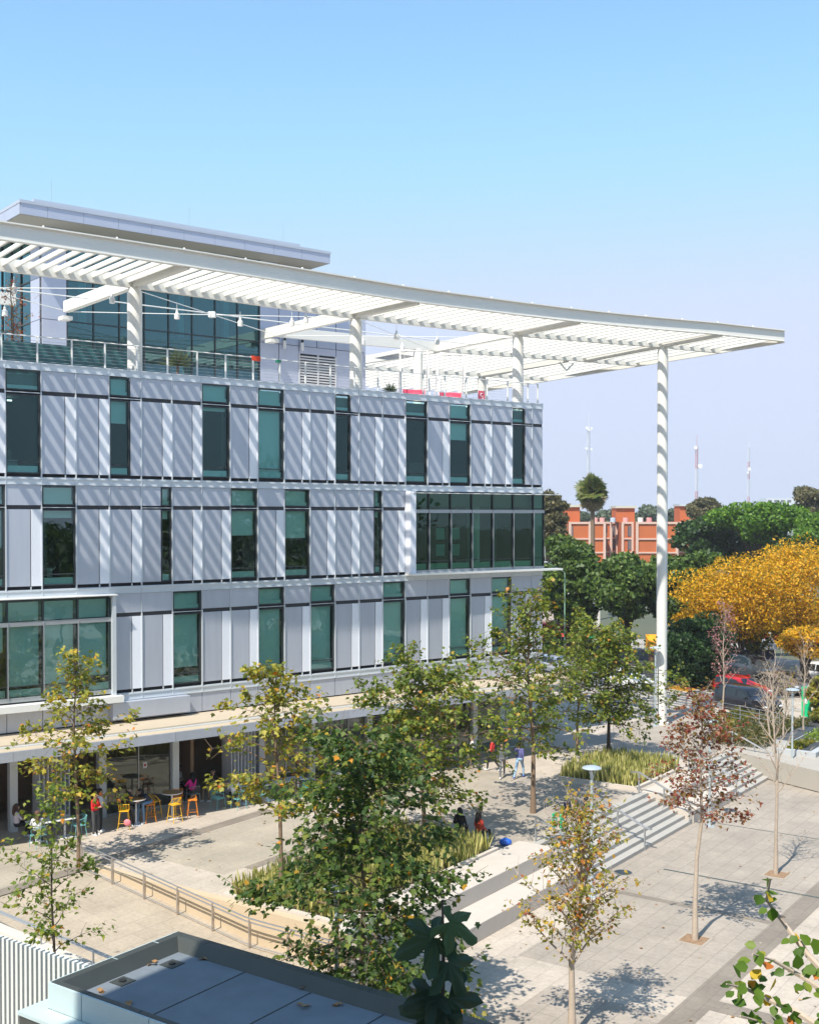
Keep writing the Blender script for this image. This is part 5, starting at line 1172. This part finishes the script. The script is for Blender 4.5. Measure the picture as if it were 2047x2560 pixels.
    if kind=='sedan': screen(-1.55,1.07,-1.05,1.36,'rear_window')
    else: screen(prof[1][0]+.02,prof[1][1]+.05,prof[2][0]+.02,prof[2][1]-.06,'rear_window')
    for wx in (-L/2+.82,L/2-.85):
        for sgn in (1,-1):
            w_=MB(); yy=sgn*(Wd/2-.11); w_.tube([(wx,yy-.11,.32),(wx,yy+.11,.32)],.33,M_tyre,24); wo_=w_.build('wheel',t,smooth=True)
            w_=MB(); w_.tube([(wx,yy+sgn*.10,.32),(wx,yy+sgn*.125,.32)],.21,M_rim,18); w_.build('rim',wo_)
            w_=MB(); w_.tube([(wx,yy-.02,.36),(wx,yy+sgn*.095,.36)],.385,M_blk,24); w_.build('wheel_arch',t)
    for sgn in (1,-1):
        l=MB(); l.ell((L/2-.13,sgn*Wd*.36,.68),(.14,.17,.08),mat('headlight_glass',(.7,.72,.75),.1),10,6); l.build('headlight',t,smooth=True)
        l=MB(); l.box(-L/2-.01,-L/2+.14,sgn*Wd*.36-.13,sgn*Wd*.36+.13,.85,1.02,mat('tail_light',(.4,.01,.01),.2)); l.build('tail_light',t)
        l=MB(); l.ell((c1-.15,sgn*(Wd/2+.08),belt+.06),(.08,.10,.07),pm,8,6); l.build('mirror',t,smooth=True)
    l=MB(); l.box(-L/2-.015,-L/2+.05,-.26,.26,.55,.66,M_top); l.build('number_plate',t); l=MB(); l.box(L/2-.04,L/2+.012,-Wd*.25,Wd*.25,.42,.56,M_blk); l.build('grille',t)
    return t
aS=math.atan2(-SD[1],-SD[0])   # heading towards the right of the photo
car('black SUV nearest the plaza railing',55.1,52.9,aS,paint('black',(.012,.013,.018),.2),'suv')
car('bright red hatchback behind the black SUV',59.3,57.4,aS,paint('red',(.62,.008,.015),.2),'hatch')
car('beige silver sedan behind the red car',63.4,57.9,aS,paint('beige',(.36,.31,.26),.5),'sedan')
car('dark grey van behind the beige sedan',66.9,64.2,aS,paint('slate',(.10,.12,.14),.5),'van')
car('white SUV cut by the right edge of the photo',69.0,57.8,aS,paint('white',(.75,.75,.75),.0),'suv')
car('dark car in tree shade at the right edge of the photo',60.5,50.0,aS,paint('black',(.012,.013,.018),.2),'sedan')
car('silver car seen past the corner of the building',55.6,73.0,aS,paint('silver',(.55,.57,.62),.5),'hatch')
car('grey car glimpsed between olive leaves left of the white column',56.0,66.5,aS,paint('steelblue',(.22,.26,.33),.5),'sedan')
car('pale van parked across the road near the red wall',70.3,70.5,aS,paint('white',(.75,.75,.75),.0),'van')
car('white car low behind the tree left of the tall column',55.3,64.5,aS,paint('white',(.75,.75,.75),.0),'hatch')
# street railing
t=thing('street_railing','grey horizontal bar railing beside the black SUV','railing',ST(53,51)); oc=ST(53,51); b=MB()
for z in (.35,.6,.85,1.1): b.tube([ST(q,51.0,z) for q in (46.5,52,58.5)],.018,M_steel,5)
b.build('rails',t,None,oc)
for q in np.arange(46.5,58.6,1.5): b=MB(); p=ST(q,51.0); b.box(p[0]-.02,p[0]+.02,p[1]-.02,p[1]+.02,0,1.12,M_steel); b.build('post',t,None,oc)
# street lamp beside building corner, green pole
x,y,_=at(1411,1560,95); t=thing('street_lamp','tall thin green street lamp with curved arm right of the building corner','lamp',(x,y,-.1)); b=MB(); gp=mat('pole_green',(.20,.34,.24),.5)
zt=at(1411,1432,95)[2]+.1; b.tube([(0,0,0),(0,0,zt)],[.08,.045],gp,10); b.build('pole',t,smooth=True); b=MB(); b.tube([(0,0,zt),(-.5,-.1,zt+.35),(-1.5,-.2,zt+.85)],.025,gp,6); b.build('arm',t); b=MB(); b.ell((-1.7,-.2,zt+.88),(.32,.13,.06),M_trim,10,6); b.build('lamp_head',t,smooth=True)
# small things on the big column / parasols
def at_t(px,py,z): 
    d=(CP(px,py,20)-Vector((0,0,CAMZ))); k=(z-CAMZ)/d.z; p=Vector((0,0,CAMZ))+d*k; return p
# ================= background buildings =================
M_brick=mat('brick_orange',(.46,.12,.035),.85,0,.12,.6,.15,6); M_salm=mat('render_salmon',(.60,.42,.35),.85,0,.06,.5); M_wn=mat('far_window',(.10,.10,.12),.2)
def dvec(a): return Vector((math.cos(a),math.sin(a)))
D0=230
bo=at(1405,1305,D0); ap=thing('apartment_building','orange brick apartment block with salmon bands behind the trees','building',(bo[0],bo[1],0))
def ab(b,n,p=None): return b.build(n,p or ap,None,(bo[0],bo[1],0))
def abox(b,pxa,pxb,Y0,Y1,z0,z1,m):
    xa=(pxa-1023.5)/2914*D0; xb=(pxb-1023.5)/2914*D0; b.box(xa,xb,Y0,Y1,z0,z1,m)
ZT=11.0
def wing(pxa,pxb,Yf,cols,win):
    b=MB(); abox(b,pxa,pxb,Yf,D0+16,0,ZT,M_brick); ab(b,'wall')
    b=MB(); 
    for z in (ZT-.45,ZT-3.15,ZT-5.85,ZT-8.55): abox(b,pxa-1,pxb+1,Yf-.25,Yf-.02,z-.28 if z<ZT-1 else z+.1,z+.0 if z<ZT-1 else z+.5,M_salm)
    for c in cols: abox(b,c-3,c+3,Yf-.32,Yf-.01,0,ZT,M_salm)
    ab(b,'bands')
    for (a,c) in win:
        for z in (ZT-2.8,ZT-5.5,ZT-8.2): 
            b=MB(); abox(b,a,c,Yf-.12,Yf-.01,z,z+2.0,M_wn); w_=ab(b,'window'); b=MB(); abox(b,(a+c)/2-.25,(a+c)/2+.25,Yf-.16,Yf-.125,z,z+2.0,M_salm); ab(b,'frame',w_)
wing(1408,1422,D0+6,[1420],[]); wing(1423,1512,D0,[1424,1473,1510],[(1428,1432)]); wing(1513,1538,D0+5,[1537],[(1517,1527)]); wing(1539,1557,D0+7,[1556],[(1541,1552)]); wing(1558,1586,D0+2,[1560,1585],[(1573,1583)]); wing(1587,1690,D0-1,[1589,1688,1640],[])
for a,c,zt_ in ((1405,1462,16.2),(1548,1602,16.0),(1711,1780,16.4)):
    b=MB(); zb=ZT; abox(b,a+2,c-4,D0+5,D0+10,zb,zt_-1.0-1.2,M_brick); ab(b,'rooftop_box'); b=MB(); abox(b,a,c,D0+4.5,D0+10.5,zt_-2.2,zt_-1.75,mat('roof_pale',(.50,.50,.42),.6) if a!=1711 else mat('roof_pale_blue',(.45,.52,.55),.6)); ab(b,'rooftop_lid')
wing(1700,1800,D0+3,[1702,1760],[])
for px_,cc in ((1495,(.65,.35,.33)),(1513,(.65,.35,.33)),(1540,(.45,.55,.65)),(1572,(.65,.35,.33)),(1610,(.75,.75,.75)),(1632,(.65,.3,.3))):
    x=(px_-1023.5)/2914*D0; b=MB(); b.cyl(x,D0+4,ZT+.02,ZT+.9,.55,mat('tank_%d'%px_,cc,.6),12); ab(b,'water_tank')
# market buildings
mk0=at(1430,1600,118); t=thing('market_building','low tan roofed market building with dark red awnings near the building corner','building',(mk0[0],mk0[1],-.1))
def mbx(px0,px1,Y0,Y1,z0,z1,m,nm,slope=0,par=None):
    b=MB(); x0=(px0-1023.5)/2914*Y0; x1=(px1-1023.5)/2914*Y0
    b.hexa([(x0,Y0,z0),(x1,Y0,z0),(x1,Y1,z0),(x0,Y1,z0),(x0,Y0,z1),(x1,Y0,z1),(x1,Y1,z1+slope),(x0,Y1,z1+slope)],m); return b.build(nm,par or t,None,(mk0[0],mk0[1],-.1))
M_maroon=mat('awning_maroon',(.20,.015,.02),.6); M_tan=mat('roof_tan',(.38,.30,.26),.85,0,.1,.4)
mbx(1350,1482,108,122,-.1,2.4,mat('shop_dark',(.10,.05,.05),.7),'wall'); mbx(1345,1484,107.5,123,2.42,2.6,M_tan,'roof',.5); mbx(1352,1400,106.4,107.4,1.2,2.4,M_maroon,'awning'); mbx(1402,1440,106.2,107.4,1.5,2.4,M_maroon,'awning'); mbx(1442,1481,106.0,107.4,1.3,2.5,M_maroon,'awning')
mbx(1370,1500,128,130,-.1,4.2,M_conc,'parapet')
t=thing('market_stall','stall with bright orange yellow awning in front of the far trees','stall',(mk0[0]+3,106,-.1)); mbx(1480,1530,105,108,1.4,1.6,mat('awning_orange',(.85,.36,.02),.6),'awning',.9); mbx(1484,1510,105.5,108,-.1,1.4,mat('stall_brown',(.22,.12,.07),.8),'wall'); mbx(1512,1545,105.6,108,-.1,1.1,M_top,'counter')
t=thing('market_stall','stall with white and red valance under the dark trees left of the column','stall',(mk0[0]+8,108,-.1)); mbx(1545,1645,109,112,.9,1.5,M_top,'valance'); mbx(1560,1600,108.8,108.95,1.5,1.9,mat('paint_redflag',(.65,.03,.03),.6),'banner'); mbx(1548,1640,109.5,112,-.1,.85,mat('shop_dark2',(.06,.05,.07),.7),'wall')
for k,px_ in enumerate((1403,1470,1500,1560)):
    x,y,_=at(px_,1600,104-k); cc=[(.65,.08,.08),(.75,.30,.05),(.02,.35,.15),(.70,.25,.10)][k]
    tt2=thing('parasol',['red','orange','green','pale orange'][k]+' market parasol glimpsed between the leaves','parasol',(x,y,-.1),0,'market parasols'); b=MB(); b.lathe(0,0,[(1.2,1.7),(.6,2.05),(0,2.3)],mat('parasol_%d'%k,cc,.7),8); b.build('canopy',tt2); b=MB(); b.cyl(0,0,0,2.25,.03,M_steel,6); b.build('pole',tt2)
# red wall & posts
t=thing('red_wall','dark red painted wall seen under the golden trees behind the parked van','wall',(36,112,-.1)); oc=(36,112,-.1); b=MB(); mrw=mat('wall_red',(.42,.035,.015),.8,0,.2,.6); b.box(30.5,48,112,112.4,-.1,2.9,mrw); b.build('wall',t,None,oc)
for x_ in (34.4,39.6,43.4): b=MB(); b.box(x_,x_+.4,111.6,111.98,-.1,2.9,M_top); b.build('post',t,None,oc)
# far white buildings
for k,(px_,w_,pt_,pb_,Y) in enumerate(((1845,80,1264,1300,900),(1950,70,1246,1290,900),(1900,46,1262,1290,1000),(1983,44,1250,1285,950),(1420,50,1290,1300,1200))):
    x,y,zt_=at(px_,pt_,Y); ww=w_/2914*Y; tt2=thing('far_building',['long white far building at the foot of the third mast','white far office block on the skyline at the right','low white far building between two larger ones','pale far building left of the tall eucalyptus','tiny far building near the palm'][k],'building',(x,y,0),0,'far buildings on the skyline')
    b=MB(); b.box(-ww/2,ww/2,0,20,-1,zt_,mat('far_white',(.55,.58,.62),.8)); b.build('wall',tt2); b=MB()
    nf=max(2,int(zt_/4))
    for i in range(nf):
        for j in range(int(ww/5)): b.box(-ww/2+1+j*5,-ww/2+4+j*5,-.1,0,zt_-3-i*4,zt_-1.2-i*4,M_wn)
    b.build('windows',tt2)
# masts
def mast(label,px_,pt_,pb_,Y,dishes,c2=True):
    x,y,zt_=at(px_,pt_,Y); t=thing('radio_mast',label,'mast',(x,y,0),0,'radio masts on the skyline'); mr_=mat('mast_red',(.60,.20,.18),.7); mw_=mat('mast_white',(.72,.72,.74),.7)
    n=int(zt_/2.2); b=MB(); r=.85; 
    pts=[(r*math.cos(a),r*math.sin(a)) for a in (.5,2.6,4.7)]
    for i in range(n):
        z0=i*zt_/n; z1=(i+1)*zt_/n; m=(mr_ if (i//6)%2 else mw_) if c2 else mw_
        for j,(a,c) in enumerate(pts):
            q=pts[(j+1)%3]; b.tube([(a,c,z0),(a,c,z1)],.12,m,4,False); b.tube([(a,c,z0),(q[0],q[1],z1)],.08,m,3,False); b.tube([(a,c,z1),(q[0],q[1],z1)],.08,m,3,False)
    b.tube([(0,0,zt_),(0,0,zt_+7)],.12,m,4); b.build('lattice',t)
    for (fz,sx,rr) in dishes:
        b=MB(); z=zt_*fz; b.tube([(sx,-1.0,z),(sx,-1.5,z)],rr,mw_,14); b.build('dish',t)
mast('left grey lattice mast with dishes above the palm',1471,1066,1300,700,((.985,-1.3,.9),(.98,1.2,.9),(.97,0,.9),(.80,-1.5,.8),(.79,1.4,.7)),False)
mast('middle red and white lattice mast right of the white column',1741,1116,1300,700,((.985,-1.0,1.1),(.78,1.7,1.4)))
mast('right red and white lattice mast, thinnest of the three',1871,1118,1300,900,((.74,0,1.4),(.70,-1.0,1.0)))
# ================= camera side building (behind the camera, seen only in reflections, with an overhead slab added for shade) =================
t=thing('rear_building','pale building behind the viewpoint with an added slab that shades the foreground roof','building',(0,-14,LZ)); oc=(0,-14,LZ); b=MB()
b.box(-30,26,-26,-6,LZ,14.5,M_panel); b.build('wall',t,None,oc)
b=MB()
for i in range(14):
    for z in (1,5.2,9.4): b.box(-28+i*3.9,-25.6+i*3.9,-6,-5.95,z,z+2.6,M_mull)
b.build('window',t,None,oc)
b=MB(); p=[W(3,-60),W(18.95,-60),W(18.95,-20.4),W(3,-20.4)]; b.prism(p,21,21.5,M_canopy); b.build('shade_slab',t,None,oc)  # unseen slab added overhead to shade the foreground roof and near shoot
b=MB(); b.cyl(-14,-5.4,LZ,21,.35,M_canopy); b.cyl(10,-5.4,LZ,21,.35,M_canopy); b.build('column',t,None,oc)  # unseen posts added to hold up the shading slab
# ================= people =================
SK=(.42,.25,.17)
def person(label,loc,rot,top,pants,hair=(.02,.012,.01),pose='stand',hlen='short',skin=SK,shoes=(.7,.7,.7),h=1.68,lean=0.,arms='down',swing=.28,seat=.46,longs=True,hold=None,head=0.,group=None):
    """body: capsules fused by a voxel remesh into one continuous surface; garment colour by nearest limb. Faces +Y."""
    k=h/1.70; t=thing('person',label,'person',loc,rot,group)
    c=lambda n_,v_: mat(n_+'_%d_%d_%d'%tuple(int(255*x) for x in v_),v_,.8 if n_!='skin' else .55)
    ms=[c('cloth',top),c('cloth',pants),c('skin',skin),c('shoe',shoes),c('skin',skin)]
    V=lambda x,y,z: np.array([x,y,z])*k
    if pose=='sit': hz=seat/k+.10; hip=V(0,0,hz)
    else: hz=.92; hip=V(0,0,hz)
    L=math.sin(lean); C_=math.cos(lean)
    def up(d,x=0,f=0): return hip+V(x,L*d+f*C_,C_*d-f*L)
    chest=up(.34); nk=up(.52); hd=up(.66,0,.02+ head*.05)+V(0,math.sin(head)*.06,-.02*abs(head))
    caps=[]
    def cap(a,b,ra,rb,m): caps.append((np.array(a),np.array(b),ra*k,rb*k,m))
    cap(hip+V(-.055,0,0),hip+V(.055,0,0),.115,.115,1); 
    cap(up(.08,-.05),up(.30,-.075),.105,.115,0); cap(up(.08,.05),up(.30,.075),.105,.115,0); cap(up(.30,-.09),up(.42,-.10),.105,.085,0); cap(up(.30,.09),up(.42,.10),.105,.085,0); cap(up(.44,-.14),up(.44,.14),.065,.065,0)
    cap(up(.46),up(.58),.055,.052,2)
    for s in (-1,1):
        hp=hip+V(s*.09,0,-.02)
        if pose=='sit': kn=hp+V(s*.04,.42,.02); an=kn+V(0,-.02+(.08 if s>0 else -.04),-(hz-.10)+.02+0.0); an[2]=.08*k
        elif pose=='walk': kn=hp+V(0,s*swing*.75+.03,-.40); an=kn+V(0,s*swing*.55-.12,-.40); an[2]=max(an[2],.07*k) if s>0 else .13*k
        else: kn=hp+V(s*.01,.02,-.42); an=kn+V(0,-.02,-.41)
        cap(hp,kn,.088,.060,1); cap(kn,an,.058,.042,1); cap(an+V(0,-.04,-.03),an+V(0,.14,-.045),.042,.034,3)
        sh=up(.44,s*.175)
        if arms=='down': el=sh+V(s*.05,-.03+(-s*.06 if pose=='walk' else 0),-.27); ha=el+V(s*.0,.08+(-s*.08 if pose=='walk' else 0),-.23)
        elif arms=='fold': el=sh+V(s*.06,.04,-.26); ha=el+V(-s*.16,.17,.02)
        elif arms=='phone': el=sh+V(s*.05,.05,-.25); ha=el+V(-s*.06,.19,.12)
        elif arms=='table': el=sh+V(s*.07,.14,-.20); ha=el+V(-s*.08,.20,-.02)
        else: el=sh+V(s*.07,.02,-.25); ha=el+V(-s*.05,.16,-.10)
        mArm=0 if longs else 2
        cap(sh,el,.052,.042,0); cap(el,ha,.040,.028,mArm); d=(ha-el)/np.linalg.norm(ha-el); hb=ha+d*.045*k; cap(ha,hb,.030,.030,4)
        sd=np.cross(d,[0,0,1.]); sd/=np.linalg.norm(sd)+1e-9; dn=np.cross(sd,d)
        for q,(o_,ln) in enumerate(((-.026,.065),(-.009,.075),(.009,.070),(.026,.055))):
            f0=hb+sd*o_*k; f1=f0+d*ln*.6*k-dn*.004*k; f2=f1+d*ln*.4*k-np.array([0,0,.015*k]); cap(f0,f1,.0095,.009,4); cap(f1,f2,.009,.008,4)
        cap(ha+sd*-s*.02*k,ha+sd*-s*.055*k+d*.035*k,.011,.010,4)
    cap(hd+V(0,-.015,.035),hd+V(0,-.01,.02),.092,.094,2); cap(hd+V(0,.01,-.03),hd+V(0,.03,-.055),.072,.058,2); cap(hd+V(0,.09,.0),hd+V(0,.108,-.02),.012,.016,2)
    for s in (-1,1): cap(hd+V(s*.088,-.005,.0),hd+V(s*.092,-.01,.025),.016,.018,2)
    b=MB()
    for a,e,ra,rb,m in caps:
        v=e-a; ln=np.linalg.norm(v); v=v/ln if ln>1e-6 else np.array([0,0,1.]); n=4; pts=[];rs=[]
        for i in range(n+1): th_=math.pi/2*(1-i/n); pts.append(a-v*ra*math.sin(th_)); rs.append(max(ra*math.cos(th_),1e-3))
        for i in range(n+1): th_=math.pi/2*(i/n); pts.append(e+v*rb*math.sin(th_)); rs.append(max(rb*math.cos(th_),1e-3))
        b.tube([tuple(p) for p in pts],rs,ms[m],10)
    o=b.build('tmp'); md=o.modifiers.new('r','REMESH'); md.mode='VOXEL'; md.voxel_size=.0125*k; sm=o.modifiers.new('s','SMOOTH'); sm.iterations=3; sm.factor=.4
    dg=bpy.context.evaluated_depsgraph_get(); me=bpy.data.meshes.new_from_object(o.evaluated_get(dg)); bpy.data.objects.remove(o)
    me.name='body'; me.materials.clear()
    for m in ms: me.materials.append(m)
    nf=len(me.polygons); ctr=np.empty(nf*3,dtype=np.float64); me.polygons.foreach_get('center',ctr); ctr=ctr.reshape(-1,3); best=np.full(nf,9.); mi=np.zeros(nf,dtype=np.int32)
    for a,e,ra,rb,m in caps:
        v=e-a; l2=v@v+1e-12; tt_=np.clip(((ctr-a)@v)/l2,0,1); d_=np.linalg.norm(ctr-(a+tt_[:,None]*v),axis=1)-(ra+(rb-ra)*tt_); s_=d_<best; best[s_]=d_[s_]; mi[s_]=m
    me.polygons.foreach_set('material_index',mi); me.polygons.foreach_set('use_smooth',[True]*nf); me.update()
    body=bpy.data.objects.new('body',me); col.objects.link(body); body.parent=t
    hm=c('hair',hair); b=MB(); b.ell(tuple(hd+V(0,-.025,.045)),(.100*k,.105*k,.095*k),hm,14,10)
    if hlen=='long':
        b.tube([tuple(hd+V(0,-.07,.04)),tuple(hd+V(0,-.10,-.08)),tuple(hd+V(0,-.11,-.24)),tuple(hd+V(0,-.10,-.34))],[.09*k,.085*k,.08*k,.03*k],hm,12)
        for s in (-1,1): b.tube([tuple(hd+V(s*.075,-.02,.05)),tuple(hd+V(s*.09,-.01,-.07)),tuple(hd+V(s*.08,-.02,-.2))],[.035*k,.032*k,.012*k],hm,8)
    elif hlen=='hood': b=MB(); b.tube([tuple(hd+V(0,-.03,.05)),tuple(hd+V(0,-.06,-.1)),tuple(hd+V(0,-.07,-.26))],[.108*k,.115*k,.14*k],hm,14)
    b.build('hair',t,smooth=True)
    b=MB()
    for s in (-1,1): b.ell(tuple(hd+V(s*.033,.083,.012)),(.012*k,.008*k,.008*k),c('eye',(.02,.02,.02)),8,6)
    b.ell(tuple(hd+V(0,.086,-.052)),(.022*k,.008*k,.006*k),c('lip',(.30,.08,.07)),8,5); b.build('face_features',t)
    return t
def face(dx,dy): return math.atan2(-dx,dy)   # rotation so +Y points along (dx,dy)
BK=(.015,.015,.018); WH=(.72,.72,.74)
fa=Fang(20); inw=face(-math.cos(fa),math.sin(fa)); outw=inw+math.pi; lft=face(-math.sin(fa),-math.cos(fa)); rgt=face(math.sin(fa),math.cos(fa))
def FP(s,d,z=0): return F(s,d,z)
person('person in a bright red hooded jacket and grey trousers standing by the cafe door',FP(26.2,2.45),outw+.5,(.72,.02,.02),(.07,.075,.08),pose='stand',hlen='short',arms='fold',hair=(.03,.02,.015),longs=True)
person('person in white top and black trousers standing right behind the red jacket',FP(25.85,2.05),outw+.9,WH,BK,pose='stand',arms='bend',hlen='long',longs=False)
person('person in white seen from behind on the pale teal chair at the far left',FP(28.45,2.65),inw-.4,WH,BK,pose='sit',hlen='long',arms='table',hair=(.12,.06,.04),longs=False)
person('long haired woman in a pale top with bare shoulders seated facing the far left table',FP(28.75,1.15),rgt-.2,(.55,.50,.56),BK,pose='sit',hlen='long',arms='table',longs=False,hair=(.06,.03,.02))
person('person in black slumped forward on the stool at the left of the leaning pair',FP(24.98,2.0),rgt-.3,BK,BK,pose='sit',seat=.72,arms='table',lean=.55,hlen='hood',hair=BK)
person('person in jeans and dark top resting head on the round bar table',FP(23.72,1.85),lft+.2,(.03,.04,.06),(.16,.27,.42),pose='sit',seat=.72,arms='table',lean=.75,hlen='long',hair=BK)
person('person in vivid pink top with long black hair seen from behind',FP(21.0,.3),inw+.1,(.85,.03,.33),BK,pose='sit',hlen='long',arms='table',hair=(.01,.01,.01),longs=False)
person('person with pink scarf seated in the cafe left of the pink top',FP(21.6,-.6),rgt-.7,(.45,.22,.22),BK,pose='sit',hlen='hood',hair=(.55,.28,.28),arms='table')
person('person in white T-shirt seated inside facing outwards beyond the pink top',FP(20.6,-1.4),outw,(.70,.70,.72),BK,pose='sit',arms='table',longs=False)
person('person in black with tan trousers leaning back near the cafe opening',FP(20.0,.2),lft+.4,BK,(.30,.20,.13),pose='sit',arms='bend',lean=-.15)
person('person in a white shirt bent over the small white table behind leaves',FP(19.95,2.1),inw-.3,WH,BK,pose='sit',arms='table',lean=.35)
person('person in a white shirt and dark trousers walking away past the shop windows',FP(7.25,2.85),inw+1.0,(.66,.66,.64),(.10,.10,.11),pose='walk',longs=True)
person('person in a red vest and black trousers walking beside the shop windows',FP(6.65,3.65),inw+.6,(.60,.04,.03),BK,pose='walk',arms='bend',longs=False)
person('person in dark grey hooded top and grey trousers walking on the plaza',FP(7.25,5.0),lft+.8,(.12,.13,.14),(.15,.15,.16),pose='walk',hlen='short')
person('person in pale blue jeans half hidden under the olive tree',FP(6.6,5.5),rgt+.4,(.10,.10,.25),(.30,.45,.62),pose='walk',shoes=(.05,.1,.4))
x,y,_=W(-2.6,10.1); person('person in black, long dark hair, left of the pair sitting behind the near snake plants',(x,y,-.05),UVROT+.2,BK,BK,pose='sit',hlen='long',arms='bend',hair=(.01,.01,.01))
x,y,_=W(-1.75,10.1); person('person in red and black, right of the pair sitting behind the near snake plants',(x,y,-.05),UVROT-.3,(.40,.04,.02),BK,pose='sit',hlen='long',arms='bend',hair=(.012,.01,.01))

# ================= haze =================
b=MB(); b.box(-1300,1300,-400,1800,-2.3,90,None) if False else None
hm=bpy.data.materials.new('haze_air'); hm.use_nodes=True; n=hm.node_tree; n.nodes.remove(n.nodes['Principled BSDF'])
pv=n.nodes.new('ShaderNodeVolumePrincipled'); pv.inputs['Color'].default_value=(.92,.95,1,1); pv.inputs['Density'].default_value=.00032; pv.inputs['Anisotropy'].default_value=.1
n.links.new(pv.outputs[0],n.nodes['Material Output'].inputs['Volume'])
b=MB(); b.box(-1300,1300,-400,1800,-2.3,90,hm); o=b.build('haze'); o['kind']='stuff'
